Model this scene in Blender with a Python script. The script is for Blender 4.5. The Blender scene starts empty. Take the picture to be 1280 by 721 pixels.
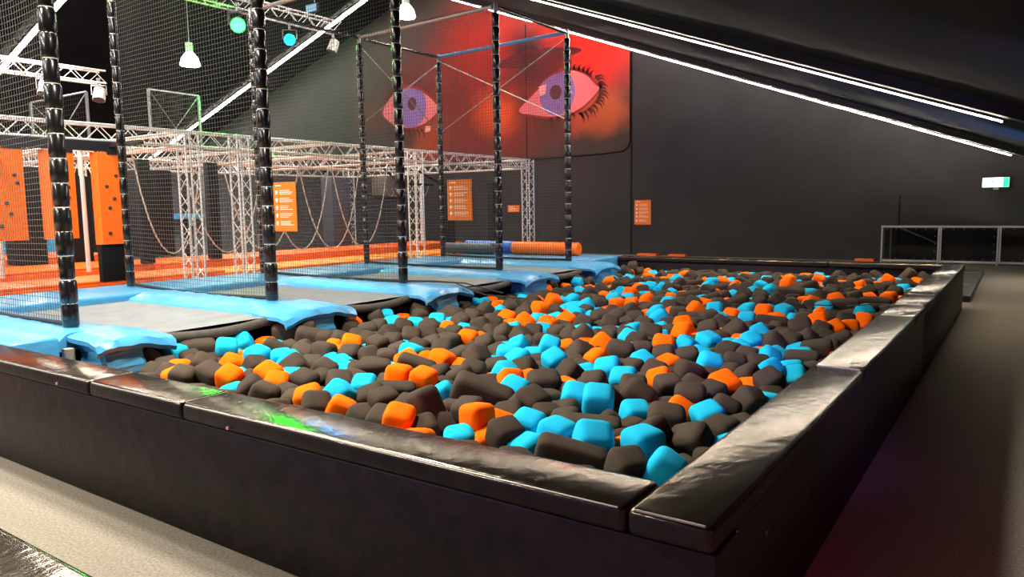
# Foam pit with trampolines in a dark indoor trampoline park, built as one place in metres.
# x runs right along the front pit wall, y runs away along the right pit wall, z is up; the origin is the outer near right corner of the pit on the floor.
import bpy, bmesh, math, random
from mathutils import Vector, Matrix, Euler
random.seed(11)
SC = bpy.context.scene
COL = SC.collection
PI = math.pi

# ------------------------------------------------------------------ materials
def srgb(h):
    if isinstance(h, str):
        h = [int(h[i:i+2], 16) / 255 for i in (0, 2, 4)]
    return tuple((c / 12.92 if c <= .04045 else ((c + .055) / 1.055) ** 2.4) for c in h) + (1,)
MATS = {}
def mat(name, col, rough=.6, metal=0., spec=.5, bump=0., bscale=40., var=0., vscale=6., emit=None, estr=0., alpha=None, trans=0., coat=0., stretch=None, bdist=.01, objvar=0., detail=3., tint=None):
    if name in MATS: return MATS[name]
    m = bpy.data.materials.new(name); m.use_nodes = True
    nt = m.node_tree; N = nt.nodes; Lk = nt.links
    b = N['Principled BSDF']; c = srgb(col)
    b.inputs['Base Color'].default_value = c
    b.inputs['Roughness'].default_value = rough
    b.inputs['Metallic'].default_value = metal
    b.inputs['Specular IOR Level'].default_value = spec
    if tint: b.inputs['Specular Tint'].default_value = (*tint, 1)
    if coat: b.inputs['Coat Weight'].default_value = coat; b.inputs['Coat Roughness'].default_value = .12
    if trans: b.inputs['Transmission Weight'].default_value = trans
    if alpha is not None: b.inputs['Alpha'].default_value = alpha
    if emit is not None:
        b.inputs['Emission Color'].default_value = srgb(emit); b.inputs['Emission Strength'].default_value = estr
    tc = N.new('ShaderNodeTexCoord'); src = tc.outputs['Object']
    if stretch:
        mp = N.new('ShaderNodeMapping'); mp.inputs['Scale'].default_value = stretch
        Lk.new(src, mp.inputs['Vector']); src = mp.outputs['Vector']
    last = None
    if var:
        n = N.new('ShaderNodeTexNoise'); n.inputs['Scale'].default_value = vscale; n.inputs['Detail'].default_value = 5
        Lk.new(src, n.inputs['Vector'])
        r = N.new('ShaderNodeMapRange'); r.inputs[1].default_value = .3; r.inputs[2].default_value = .7
        r.inputs[3].default_value = 1 - var; r.inputs[4].default_value = 1 + var
        Lk.new(n.outputs['Fac'], r.inputs[0])
        mx = N.new('ShaderNodeVectorMath'); mx.operation = 'SCALE'; mx.inputs[0].default_value = c[:3]
        Lk.new(r.outputs[0], mx.inputs['Scale']); last = mx.outputs[0]
    if objvar:
        oi = N.new('ShaderNodeObjectInfo'); r = N.new('ShaderNodeMapRange')
        r.inputs[3].default_value = 1 - objvar; r.inputs[4].default_value = 1 + objvar
        Lk.new(oi.outputs['Random'], r.inputs[0])
        mx = N.new('ShaderNodeVectorMath'); mx.operation = 'SCALE'
        if last is not None: Lk.new(last, mx.inputs[0])
        else: mx.inputs[0].default_value = c[:3]
        Lk.new(r.outputs[0], mx.inputs['Scale']); last = mx.outputs[0]
    if last is not None: Lk.new(last, b.inputs['Base Color'])
    if bump:
        n = N.new('ShaderNodeTexNoise'); n.inputs['Scale'].default_value = bscale; n.inputs['Detail'].default_value = detail
        Lk.new(src, n.inputs['Vector'])
        bp = N.new('ShaderNodeBump'); bp.inputs['Strength'].default_value = bump; bp.inputs['Distance'].default_value = bdist
        Lk.new(n.outputs['Fac'], bp.inputs['Height']); Lk.new(bp.outputs['Normal'], b.inputs['Normal'])
    MATS[name] = m
    return m

M_floor = mat('carpet', '8d8576', .95, spec=.1, bump=.5, bscale=160, var=.28, vscale=70, bdist=.006)
M_wall = mat('charcoal_wall_paint', '39393c', .8, spec=.2, bump=.15, bscale=30, var=.10, vscale=1.3)
M_wall_dark = mat('black_wall_paint', '1d1d1f', .85, spec=.2, var=.15, vscale=1.2)
M_roof = mat('dark_roof_lining', '121219', .9, spec=.15, bump=.3, bscale=6, var=.25, vscale=.9)
M_steel_dark = mat('dark_steel', '17171b', .6, metal=.2)
M_vinyl = mat('black_vinyl', '15100d', .17, spec=1., bump=.5, bscale=8, stretch=(1.5, 1, 1), var=.25, vscale=3, coat=0, tint=(1, .80, .52), bdist=.011, detail=5)
M_vinyl_side = mat('black_vinyl_side', '1a1214', .5, spec=.25, bump=.5, bscale=14, var=.55, vscale=11, bdist=.006)
M_weld = mat('vinyl_weld_seam', '8f8a84', .35, spec=.6)
M_foam = {'b': mat('turquoise_foam', '1fb2d8', .95, spec=.08, bump=.12, bscale=220, var=.05, vscale=8, objvar=.07, bdist=.002),
          'o': mat('orange_foam', 'ff6a08', .95, spec=.08, bump=.12, bscale=220, var=.05, vscale=8, objvar=.06, bdist=.002),
          'd': mat('charcoal_foam', '453c33', .95, spec=.08, bump=.15, bscale=200, var=.10, vscale=10, objvar=.14, bdist=.002)}
M_blue = mat('blue_vinyl', '4595c4', .3, spec=.5, bump=.7, bscale=5, var=.06, vscale=4, bdist=.03, detail=5)
M_bed = mat('trampoline_bed_fabric', '7d7f82', .7, spec=.3, bump=.2, bscale=300, var=.12, vscale=5, bdist=.001)
M_roll = mat('bed_edge_padding', '4a463e', .8, bump=.4, bscale=20, var=.2, vscale=15)
M_black = mat('black_fabric', '0d0d0e', .8, spec=.2, var=.3, vscale=8)
M_sleeve = mat('black_foam_sleeve_vinyl', '0e0e0e', .22, spec=.8, bump=.3, bscale=25, bdist=.004)
M_tie = mat('pale_cable_tie', 'b8b4a6', .5)
M_fence = mat('fence_grey_metal', 'c2c2c8', .45, metal=.0)
M_cap = mat('galvanised_steel', 'a9adb0', .38, metal=.9, var=.12, vscale=20)
M_alu = mat('truss_aluminium', 'e4e2de', .35, metal=.4, var=.1, vscale=30)
M_net = mat('net_cord', '4a4744', .8, spec=.2)
M_netb = mat('net_border_webbing', '131315', .7)
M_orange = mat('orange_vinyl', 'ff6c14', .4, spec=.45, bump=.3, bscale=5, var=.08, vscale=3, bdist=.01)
M_orange_lit = mat('lit_orange_vinyl', 'ff9528', .4, spec=.45, bump=.3, bscale=5, var=.06, vscale=3, bdist=.01)  # same orange vinyl, with the light on the mat top put into its colour
M_sign = mat('orange_sign_board', 'f5791e', .5)
M_print = mat('white_print', 'fbe9d8', .6)
M_rope = mat('pale_rope', 'b9b3a6', .8)
M_hold = mat('dark_climbing_hold', '2a2a30', .6)
M_grey = mat('grey_panel', '55575a', .8, var=.1, vscale=2)
M_beige = mat('beige_block', '8f877c', .8, var=.15, vscale=5)
M_lightblue = mat('light_blue_panel', '3f9fd0', .6, var=.1, vscale=2)
M_royal = mat('royal_blue_vinyl', '2f62c8', .4, bump=.3, bscale=9, bdist=.01)
M_roll_grey = mat('slate_vinyl', '3a4048', .45, bump=.3, bscale=9, bdist=.01)
M_led = mat('led_diffuser', 'ffffff', .5, emit='fff0dc', estr=70)
M_led_wide = mat('wide_led_diffuser', 'ffffff', .5, emit='fff0dc', estr=42)
M_bulb = mat('highbay_glow', 'ffffff', .5, emit='fff3e2', estr=40)
M_bell = mat('highbay_reflector', 'f4f0ea', .4, emit='fff2e0', estr=5)
M_green = mat('green_lamp_lens', '10ff50', .4, emit='02ff08', estr=300)
M_cyan = mat('cyan_lamp_lens', '20c0ff', .4, emit='00a0ff', estr=120)
M_screen = mat('small_lit_panel', '5a7f98', .3, emit='7fb0c8', estr=.6)
M_exit = mat('exit_sign_face', 'e8fff4', .5, emit='b8ffe0', estr=3.2)
M_exitg = mat('exit_sign_green', '12a070', .5, emit='10b078', estr=1.2)
M_glass = mat('smoked_acrylic', '0a0b0c', .05, spec=.5, alpha=.55)
M_white = mat('white_plate', 'd8d4d0', .6)
M_pink = mat('pale_scuff_mark', 'd9a8a0', .6)
M_leaf = mat('green_sticker', '2b7a3a', .6)

# ------------------------------------------------------------------ mesh building
class MB:
    """collects shapes into one mesh object"""
    def __init__(s): s.v = []; s.f = []; s.mi = []; s.sm = []; s.cur = 0
    def add(s, vs, fs, smooth=False):
        o = len(s.v); s.v += [tuple(v) for v in vs]
        for f in fs: s.f.append(tuple(i + o for i in f)); s.mi.append(s.cur); s.sm.append(smooth)
    def box(s, x0, x1, y0, y1, z0, z1):
        s.hexa([(x0, y0, z0), (x1, y0, z0), (x1, y1, z0), (x0, y1, z0), (x0, y0, z1), (x1, y0, z1), (x1, y1, z1), (x0, y1, z1)])
    def hexa(s, p): s.add(p, [(3, 2, 1, 0), (4, 5, 6, 7), (0, 1, 5, 4), (1, 2, 6, 5), (2, 3, 7, 6), (3, 0, 4, 7)])
    def tube(s, pts, r, n=8, cap=True, smooth=True):
        pts = [Vector(p) for p in pts]; rings = []
        rr = r if isinstance(r, (list, tuple)) else [r] * len(pts)
        prev = None
        for i, p in enumerate(pts):
            t = (pts[min(i + 1, len(pts) - 1)] - pts[max(i - 1, 0)]).normalized()
            if prev is None:
                a = Vector((0, 0, 1)) if abs(t.z) < .9 else Vector((1, 0, 0))
            else: a = prev
            u = (a - t * a.dot(t)).normalized(); w = t.cross(u); prev = u
            rings.append([p + (u * math.cos(2 * PI * k / n) + w * math.sin(2 * PI * k / n)) * rr[i] for k in range(n)])
        vs = [v for rg in rings for v in rg]; fs = []
        for i in range(len(pts) - 1):
            for k in range(n):
                fs.append((i * n + k, i * n + (k + 1) % n, (i + 1) * n + (k + 1) % n, (i + 1) * n + k))
        s.add(vs, fs, smooth)
        if cap:
            s.add(rings[0], [tuple(reversed(range(n)))]); s.add(rings[-1], [tuple(range(n))])
    def lathe(s, c, prof, n=16, axis='z'):
        pts = [];
        for (r, h) in prof:
            for k in range(n):
                a = 2 * PI * k / n
                q = (r * math.cos(a), r * math.sin(a), h)
                if axis == 'x': q = (q[2], q[0], q[1])
                if axis == 'y': q = (q[0], q[2], q[1])
                pts.append((c[0] + q[0], c[1] + q[1], c[2] + q[2]))
        fs = []
        for i in range(len(prof) - 1):
            for k in range(n): fs.append((i * n + k, i * n + (k + 1) % n, (i + 1) * n + (k + 1) % n, (i + 1) * n + k))
        s.add(pts, fs, True)
        s.add(pts[:n], [tuple(reversed(range(n)))]); s.add(pts[-n:], [tuple(range(n))])
    def rbox(s, x0, x1, y0, y1, z0, z1, r=.02, seg=3, M=None, nx=1):
        """cushion with rounded edges"""
        bm = bmesh.new(); bmesh.ops.create_cube(bm, size=1)
        bmesh.ops.scale(bm, verts=bm.verts, vec=(x1 - x0, y1 - y0, z1 - z0))
        r = min(r, .49 * min(x1 - x0, y1 - y0, z1 - z0))
        bmesh.ops.bevel(bm, geom=list(bm.edges), offset=r, segments=seg, profile=.5, affect='EDGES')
        bmesh.ops.translate(bm, verts=bm.verts, vec=((x0 + x1) / 2, (y0 + y1) / 2, (z0 + z1) / 2))
        if M is not None: bmesh.ops.transform(bm, matrix=M, verts=bm.verts)
        bm.verts.index_update()
        s.add([v.co[:] for v in bm.verts], [tuple(v.index for v in f.verts) for f in bm.faces], True)
        bm.free()
    def build(s, name, mats, parent=None, origin=None, autosmooth=True):
        me = bpy.data.meshes.new(name)
        o0 = Vector(origin) if origin is not None else Vector((0, 0, 0))
        me.from_pydata([tuple(Vector(v) - o0) for v in s.v], [], s.f)
        if not isinstance(mats, (list, tuple)): mats = [mats]
        for m in mats: me.materials.append(m)
        for p, mi, sm in zip(me.polygons, s.mi, s.sm): p.material_index = mi; p.use_smooth = sm
        me.validate(); me.update()
        if any(s.sm): me.set_sharp_from_angle(angle=math.radians(42))
        o = bpy.data.objects.new(name, me); COL.objects.link(o)
        o.location = o0
        if parent is not None:
            o.parent = parent; o.location = o0 - Vector(parent.location)
        return o
def tag(o, label=None, cat=None, group=None, kind=None):
    if label: o['label'] = label
    if cat: o['category'] = cat
    if group: o['group'] = group
    if kind: o['kind'] = kind
    return o
def empty(name, loc, label=None, cat=None, group=None):
    o = bpy.data.objects.new(name, None); COL.objects.link(o); o.location = loc
    o.empty_display_size = .1
    return tag(o, label, cat, group)
def copy_tree(o, parent=None):
    c = o.copy(); COL.objects.link(c); c.parent = parent
    for ch in list(o.children): copy_tree(ch, c)
    return c
def structure(name, mb, m, **k):
    return tag(mb.build(name, m), kind='structure')
# foam pieces: kind (0 turquoise, 1 orange, 2 charcoal, 3 long charcoal), position and size in mm, rotation in 1/100 rad, place in the pit, neighbour wording and neighbours
FOAM = [
(3,-5282,1709,444,303,171,171,23,1,109,4,4,0,1),
(3,-5255,2744,461,423,190,204,23,-6,94,4,6,1,2,1),
(3,-4472,1918,478,240,139,143,27,59,76,10,0),
(3,-4890,2688,430,348,176,176,23,20,77,4,4,2,2),
(3,-5205,5061,338,246,135,141,29,-69,85,4,4,2,1),
(3,-3144,1704,500,309,137,134,23,-2,88,11,0),
(3,-2540,1311,501,279,130,126,22,6,65,12,1,1),
(3,-2864,1890,521,278,130,140,23,32,57,12,1,2),
(3,-2027,1049,529,240,158,153,37,116,19,8,0),
(3,-1963,1481,518,378,177,185,24,38,59,13,0),
(3,-1105,1263,503,323,132,130,22,5,41,14,1,0),
(3,-973,847,500,337,130,134,22,27,50,9,0),
(3,-720,1273,497,240,130,134,34,102,7,14,1,2),
(3,-5263,7064,318,388,190,189,24,33,47,4,7,0,2,1,1),
(3,-5274,7709,300,339,130,126,24,-8,65,4,6,1,2,2),
(3,-5275,8597,416,331,173,184,27,52,55,4,6,0,2,1),
(3,-4303,5321,495,240,130,130,26,44,62,25,0),
(3,-2609,3272,501,240,130,140,23,14,56,22,0),
(3,-5277,10628,300,325,179,192,25,35,42,3,2,2),
(3,-5289,10327,440,269,190,189,29,61,42,3,1,0),
(3,-3205,8275,500,282,130,138,24,-21,40,31,0),
(3,-2747,6874,505,331,132,126,24,-26,43,27,1,1),
(3,-2005,5176,497,365,130,129,23,2,47,28,6,2,1,2),
(3,-2406,6722,504,240,130,137,25,-35,38,27,1,0),
(3,-2768,9402,500,269,130,137,24,25,18,32,3,0),
(3,-2675,8854,500,243,130,140,26,44,29,32,3,2),
(3,-1714,7658,510,369,157,162,24,5,21,33,6,2,2,2),
(3,-2045,6574,501,297,145,143,25,-42,47,28,6,2,2,2),
(3,-1347,6362,500,240,157,160,26,51,8,28,1,0),
(3,-2014,6096,502,240,130,127,28,61,31,28,6,2,1,2),
(3,-1265,5216,505,309,130,133,23,8,19,29,2,0),
(3,-730,10638,509,298,179,172,35,-87,22,3,6,0,1,2),
(3,-1408,8810,501,299,156,155,34,86,5,33,6,2,2,2),
(3,-879,6666,516,319,172,165,24,-8,26,29,2,2),
(3,-652,7218,500,332,130,135,23,6,-7,34,0),
(3,-603,4099,504,240,130,135,24,-18,17,2,6,2,2,2),
(3,-606,3629,500,248,130,125,23,-1,18,2,3,0),
(3,-524,4501,501,240,130,134,25,-44,22,2,6,2,2,2),
(0,-962,1032,519,185,176,181,-57,-15,-247,9,2,3),
(0,-734,1110,515,178,176,179,-5,6,-202,9,6,2,2,2),
(2,-688,840,500,165,158,163,-48,-1,-221,9,3,0),
(2,-817,1580,502,198,176,182,-29,-14,-268,14,1,3),
(0,-532,896,500,159,158,159,-14,-59,-290,2,7,2,2,2,2),
(2,-568,1329,501,175,170,167,-47,30,300,2,7,2,2,2,2),
(0,-1252,910,447,170,167,174,8,32,-186,9,6,2,2,2),
(0,-1182,1061,504,174,175,172,4,-21,310,9,2,1),
(1,-873,1136,426,167,162,170,2,-76,310,9,0),
(2,-1799,1924,508,216,176,183,-35,0,-240,13,2,1),
(2,-1161,1958,502,201,176,179,-25,-57,-287,14,6,2,1,2),
(0,-1389,1112,500,169,170,172,-27,-20,-299,8,1,1),
(2,-1401,919,512,165,158,155,-44,5,-197,8,3,0),
(2,-513,1572,500,165,158,151,-12,-10,285,2,7,2,2,0,2),
(0,-1671,897,437,166,158,154,-30,14,-251,8,1,2),
(2,-951,1442,452,166,162,154,6,30,-209,14,1,0),
(1,-1648,1014,533,159,159,167,12,-8,-175,8,6,2,2,1),
(0,-646,1754,500,168,168,169,-25,31,-237,14,6,2,2,2),
(2,-878,2088,504,184,176,173,-28,-3,-280,19,6,2,2,2),
(2,-2239,911,450,168,169,176,-47,-13,-286,7,7,2,1,2,2),
(2,-1619,1509,509,181,176,178,-9,-44,298,13,6,2,2,2),
(1,-1612,1156,451,168,169,166,-49,-33,-259,8,2,1),
(0,-1252,1635,545,174,171,176,-45,-9,-267,14,6,2,2,2),
(2,-1949,923,437,164,165,168,-41,23,-226,8,6,1,1,1),
(0,-1451,1729,506,176,176,182,-45,-22,-263,13,2,2),
(2,-1103,1484,449,165,163,162,18,-80,-280,14,6,3,2,2),
(1,-1533,967,439,157,158,151,-10,34,-231,8,2,0),
(1,-815,1760,502,166,158,164,-81,-56,-297,14,0),
(2,-1475,1434,452,166,163,169,-29,-14,-207,13,6,2,2,1),
(1,-2043,831,515,161,158,151,-44,-23,-262,8,6,2,2,1),
(2,-624,1941,500,165,158,155,-26,-43,-287,14,4,2,2),
(2,-1413,1574,448,166,163,171,29,66,-163,13,3,3),
(2,-1812,1152,515,165,158,154,-29,5,-303,8,6,2,2,1),
(2,-1666,1347,457,168,164,165,-51,18,-269,13,6,2,2,1),
(0,-993,1582,511,159,158,151,-32,-6,-235,14,6,2,2,2),
(2,-1182,1645,410,164,165,163,-42,18,-262,14,6,3,2,2),
(1,-814,2498,501,184,176,177,-23,-51,271,19,2,2),
(2,-2412,911,436,166,166,168,16,-44,-312,7,6,2,2,0),
(2,-1909,1078,422,161,158,160,-89,-19,-245,8,1,0),
(2,-2341,1025,522,167,161,168,-27,13,-199,7,7,2,1,2,2),
(2,-3986,979,501,202,176,169,-23,-35,-287,6,6,2,2,2),
(2,-2188,1068,492,165,158,165,-32,-14,-288,7,1,1),
(0,-1873,1688,503,172,172,178,-39,-34,-292,13,2,1),
(2,-565,2211,500,165,158,166,30,-58,243,2,7,2,2,2,1),
(0,-1407,2288,500,176,176,184,-49,6,-288,18,6,2,2,2),
(2,-2716,834,497,165,158,153,-73,-11,-227,7,7,2,2,2,2),
(2,-530,2540,435,171,168,168,-52,-6,-240,2,7,2,2,0,2),
(1,-2564,887,471,159,159,163,-1,-45,-250,7,7,2,2,2,2),
(2,-1310,1830,500,165,158,161,20,76,-203,13,2,0),
(2,-3180,978,452,177,170,164,-12,16,-160,6,6,2,2,2),
(2,-1136,2721,502,186,176,179,2,-34,-243,19,6,2,2,2),
(2,-1871,3163,502,215,176,178,-24,-20,-279,23,2,1),
(0,-2680,984,533,158,158,165,54,-57,303,7,0),
(2,-2514,1101,508,165,158,156,-36,26,-251,7,7,2,2,2,2),
(2,-813,2280,500,165,158,151,-33,-12,283,19,6,2,1,2),
(2,-2607,1018,406,164,160,162,-35,79,-205,7,6,1,2,0),
(1,-2863,908,500,163,158,160,-35,28,-252,7,7,2,2,2,2),
(2,-1260,2114,514,165,158,156,-60,-10,-263,19,2,0),
(1,-2787,1622,503,172,173,180,9,-14,-267,12,2,0),
(2,-3181,819,502,165,158,151,1,-39,-260,6,3,1),
(2,-2089,2936,509,204,176,169,-77,-49,-216,18,6,2,1,2),
(2,-1388,2102,428,162,158,166,-52,7,-289,18,6,2,2,2),
(2,-575,2650,530,165,159,156,-46,45,-230,2,7,2,2,2,2),
(2,-3228,1175,500,175,169,170,-21,-27,-296,6,1,1),
(2,-1106,2300,500,165,158,163,-30,10,-242,19,2,1),
(0,-1639,2515,505,181,176,177,-44,20,-285,18,6,2,2,2),
(2,-2196,1854,451,173,169,162,-55,6,-247,12,6,2,1,3),
(2,-1509,2064,518,165,158,163,-39,18,-296,18,2,0),
(1,-708,2684,444,163,159,166,-41,20,314,19,6,1,2,2),
(0,-536,3123,457,169,168,175,-76,18,-297,2,7,2,2,2,0),
(0,-2192,1375,503,158,158,152,-10,53,-267,12,7,2,2,2,2),
(2,-3023,936,455,162,158,153,-25,17,-275,7,7,2,1,2,2),
(2,-1031,2519,455,166,159,163,-21,-40,-305,19,6,2,2,2),
(2,-2419,1647,446,163,163,168,-26,-34,-311,12,7,2,2,0,2),
(2,-3387,882,500,165,158,151,-37,67,-253,6,6,2,2,2),
(0,-2778,1294,500,157,158,164,-49,2,-263,12,7,2,2,2,2),
(2,-3730,1123,438,170,170,178,-59,-59,-203,6,6,2,2,2),
(2,-2426,1493,408,161,161,158,0,-6,-277,12,3,0),
(1,-2050,2109,449,171,164,164,-45,19,-204,18,6,2,2,2),
(1,-2471,1520,542,157,158,162,-14,-24,-295,12,4,2,2),
(2,-1828,2305,503,171,166,166,-25,83,-218,18,6,1,2,2),
(2,-3021,1299,500,166,161,157,-61,-15,-211,12,7,2,2,2,0),
(2,-3638,1439,506,181,176,180,-69,60,-226,11,2,0),
(2,-1387,4516,507,223,176,181,-35,69,-270,28,2,1),
(2,-762,2824,505,165,158,157,-33,49,290,19,1,1),
(1,-3338,1039,503,158,160,165,-48,-17,-248,6,6,2,2,2),
(2,-2404,1954,514,172,166,168,-26,-24,-271,12,2,1),
(2,-2153,2229,505,175,169,162,-72,28,-295,17,6,2,2,1),
(1,-2051,1907,504,158,158,164,26,-101,233,13,0),
(1,-1218,2442,501,162,158,154,-78,34,-308,19,6,1,2,2),
(1,-3582,1161,511,172,168,171,-35,-42,-289,6,1,1),
(2,-630,411,423,192,155,155,-17,2,231,0,4,2,2),
(2,-2371,1787,508,165,158,165,27,32,-174,12,1,1),
(0,-1798,2468,451,173,168,172,-74,23,-253,18,6,2,2,2),
(2,-3293,1378,455,169,167,171,-14,30,-173,11,6,2,2,2),
(0,-1115,3087,500,176,176,171,-23,-30,-262,24,2,0),
(2,-2782,1786,435,171,169,167,8,70,-144,12,6,2,1,2),
(0,-618,3360,455,173,169,165,32,9,-270,2,1,0),
(2,-3096,1495,456,167,162,169,-39,-31,-270,12,7,2,2,0,0),
(2,-2530,1751,505,165,158,162,20,42,-151,12,7,2,2,2,2),
(0,-675,3046,506,165,158,159,-27,-84,298,24,6,2,2,2),
(1,-2279,1999,421,164,163,166,-1,-45,-261,12,1,3),
(0,-3526,1312,452,170,165,167,-32,-3,-250,11,6,2,2,2),
(2,-656,567,451,196,158,158,-26,5,-218,0,1,2),
(2,-1348,2649,501,165,158,153,-70,-20,310,18,1,1),
(0,-3896,1146,436,172,166,161,-18,34,-192,6,0),
(2,-2687,2378,517,180,174,181,27,-87,266,17,6,2,2,2),
(1,-2846,2150,510,177,171,176,19,-35,314,17,2,1),
(2,-4101,837,500,165,158,164,-32,-26,-257,5,1,0),
(2,-1520,2642,500,165,158,157,-21,1,296,18,6,2,2,0),
(2,-4392,1180,486,178,173,177,-50,-52,-229,5,2,2),
(1,-1435,3087,455,173,165,165,-15,24,-199,23,6,2,2,2),
(2,-805,3218,500,165,158,155,-41,-11,-250,24,6,2,0,2),
(0,-3325,1649,460,166,162,169,-40,83,-180,11,6,2,2,2),
(2,-937,3021,455,162,161,162,19,68,-193,24,1,1),
(0,-2166,2017,523,157,158,157,13,-57,296,17,6,2,2,1),
(2,-2348,2176,500,165,158,165,-22,12,-247,17,4,0,0),
(0,-4246,1566,500,179,176,183,-20,17,-150,10,0),
(2,-1017,2834,453,157,158,156,-36,-22,-266,19,6,2,1,2),
(2,-967,3177,503,165,158,166,-11,-17,-273,24,6,2,2,2),
(0,-2385,2504,500,172,172,171,-1,44,-195,17,2,1),
(2,-3413,1515,501,165,158,152,-19,-54,-277,11,6,2,2,2),
(1,-3778,988,510,157,158,153,-46,-37,-279,6,6,2,2,2),
(1,-2091,2600,419,170,168,166,-32,83,-191,18,6,2,2,2),
(2,-3878,1275,518,165,158,160,-54,-20,-167,11,6,1,2,0),
(2,-1935,2667,438,160,161,166,-43,-18,-284,18,6,2,2,0),
(2,-4447,941,453,166,166,160,-53,-52,-167,5,2,0),
(1,-3085,2036,500,170,163,161,-52,38,-195,17,3,3),
(2,-3768,1702,455,173,168,163,-34,-5,-245,11,6,2,2,2),
(0,-402,495,433,172,172,172,3,-3,-230,0,0),
(2,-958,4139,497,185,176,183,-51,-72,-266,24,6,2,2,2),
(2,-1151,3611,500,175,169,168,0,-14,309,24,6,2,0,2),
(0,-3572,1828,454,172,165,162,2,-48,-300,11,6,0,2,2),
(2,-2020,4073,503,201,176,171,-67,-19,-269,23,6,0,0,2),
(2,-945,5012,507,205,176,179,-65,23,-284,29,6,2,1,1),
(0,-1562,2904,500,162,158,164,-20,-49,289,18,6,2,2,2),
(2,-3714,2971,498,202,176,169,-55,-19,-220,16,6,2,2,2),
(1,-4575,1093,445,168,168,170,-4,-3,-247,5,0),
(2,-5305,1820,300,200,176,176,-40,39,-170,4,7,2,2,2,3),
(1,-2115,3319,508,181,176,179,-66,-66,-301,22,2,1),
(2,-4740,990,419,162,163,169,-20,47,-133,5,1,1),
(1,-2714,2222,447,165,158,153,-22,-22,-298,17,4,2,2),
(2,-1358,576,397,204,169,169,-1,-2,269,1,6,1,2,2),
(1,-4152,1268,500,157,158,165,-54,-44,-164,10,0),
(2,-4628,1239,435,170,166,172,-38,-42,-237,5,6,1,2,2),
(0,-1426,3912,507,183,176,167,-5,-31,275,23,2,1),
(2,-2065,2768,459,166,158,151,-18,20,-236,18,6,1,2,2),
(2,-976,3505,500,165,158,152,-5,-15,-303,24,2,0),
(2,-1345,3257,500,165,158,154,-28,14,-268,23,4,2,0),
(0,-2076,2512,536,159,159,158,-47,37,-205,18,3,1),
(0,-3266,2277,504,173,167,166,17,-25,-313,16,1,1),
(1,-3064,2244,460,165,165,168,17,-45,-284,17,2,3),
(2,-624,918,340,194,162,162,-5,5,108,9,6,2,2,2),
(1,-1860,2771,517,157,158,160,16,46,-193,18,6,2,2,2),
(0,-756,4129,444,174,168,162,6,33,-276,24,1,3),
(1,-1690,3591,502,175,176,172,-37,-15,-275,23,6,2,2,2),
(2,-1531,3237,500,165,158,157,-28,15,-280,23,6,2,2,2),
(2,-1210,460,420,189,164,164,41,-6,197,1,4,1,2),
(0,-3853,1570,504,157,158,163,-13,-81,-259,11,6,0,2,2),
(2,-3882,2035,435,170,169,174,-35,79,-198,16,1,0),
(0,-2557,2594,508,166,158,151,-19,-20,-251,17,4,2,0),
(2,-5013,1259,392,174,168,165,-33,10,-195,4,4,0,0),
(2,-3319,2073,500,165,158,154,-10,4,-233,16,6,1,2,2),
(2,-3999,1828,498,169,164,170,-43,-26,-276,11,6,2,1,0),
(2,-2856,2410,499,165,158,164,2,29,-194,17,6,2,0,1),
(0,-819,3533,500,158,158,154,-53,-53,-250,24,1,0),
(0,-4009,1616,500,163,158,165,-14,3,-211,11,1,0),
(0,-1168,3944,450,171,166,173,-71,-33,308,24,6,2,2,2),
(0,-1356,3543,457,165,163,166,-3,-32,-283,23,6,2,2,2),
(0,-2574,2457,432,159,159,161,-55,-29,-268,17,7,2,2,2,2),
(2,-3486,2032,499,165,158,150,-9,-92,294,16,6,0,2,2),
(2,-3632,1971,509,165,158,162,-43,6,-273,11,6,1,2,0),
(2,-831,412,423,170,150,150,-22,-13,66,0,4,2,2),
(0,-5309,1516,425,181,176,172,-10,8,-147,4,6,2,2,2),
(2,-500,633,402,169,162,162,7,-7,-156,2,7,2,2,0,2),
(2,-1742,3299,500,165,158,164,-11,-2,-252,23,6,2,2,2),
(2,-657,709,376,178,153,153,-10,-17,30,9,4,2,2),
(1,-2347,3055,417,169,162,161,-13,-57,-292,22,2,0),
(2,-2302,2687,456,160,158,152,-5,-6,-190,17,4,0,2),
(2,-3858,1908,524,165,158,166,19,-19,-282,11,6,2,1,2),
(0,-5113,1879,434,184,176,184,-36,-16,-210,4,3,0),
(2,-434,1248,431,193,161,161,-15,35,114,2,1,1),
(2,-1019,535,402,179,157,157,-10,3,-149,1,4,2,2),
(2,-2203,3041,456,164,160,157,-42,20,-268,22,7,2,2,2,2),
(2,-408,816,393,172,162,162,4,-1,275,2,2,0),
(2,-3552,2444,459,171,168,166,-17,31,-239,16,6,2,1,2),
(0,-2492,2867,448,160,161,164,-20,0,-251,17,2,0),
(0,-3724,1855,446,159,159,158,38,59,-136,11,3,0),
(1,-2382,3207,464,160,161,168,-24,21,-249,22,4,2,2),
(2,-3167,2546,507,165,158,154,-56,-3,-268,16,6,2,1,2),
(2,-802,978,413,188,170,170,2,-25,-140,9,6,2,2,2),
(0,-1529,3685,500,161,158,164,34,-42,278,23,6,2,2,2),
(2,-5313,1108,381,165,158,164,-19,32,-131,4,3,1),
(0,-2404,2972,532,160,158,161,-42,-38,-267,17,6,2,2,2),
(2,-695,4811,455,176,168,161,-45,-31,280,29,6,2,2,2),
(2,-2830,2866,455,166,160,154,-19,23,-188,17,6,2,0,2),
(2,-840,4250,510,165,158,155,-20,-14,295,24,6,2,2,2),
(2,-3390,2500,500,165,158,160,-12,-25,-279,16,6,2,2,2),
(0,-1120,4083,511,159,158,165,-34,-59,268,24,6,2,2,2),
(2,-1638,4537,500,183,176,178,-33,32,-280,28,2,2),
(2,-5083,1516,401,166,162,169,-25,12,-185,4,7,0,2,2,3),
(1,-4012,2183,441,166,160,167,8,-15,-285,16,1,2),
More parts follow.
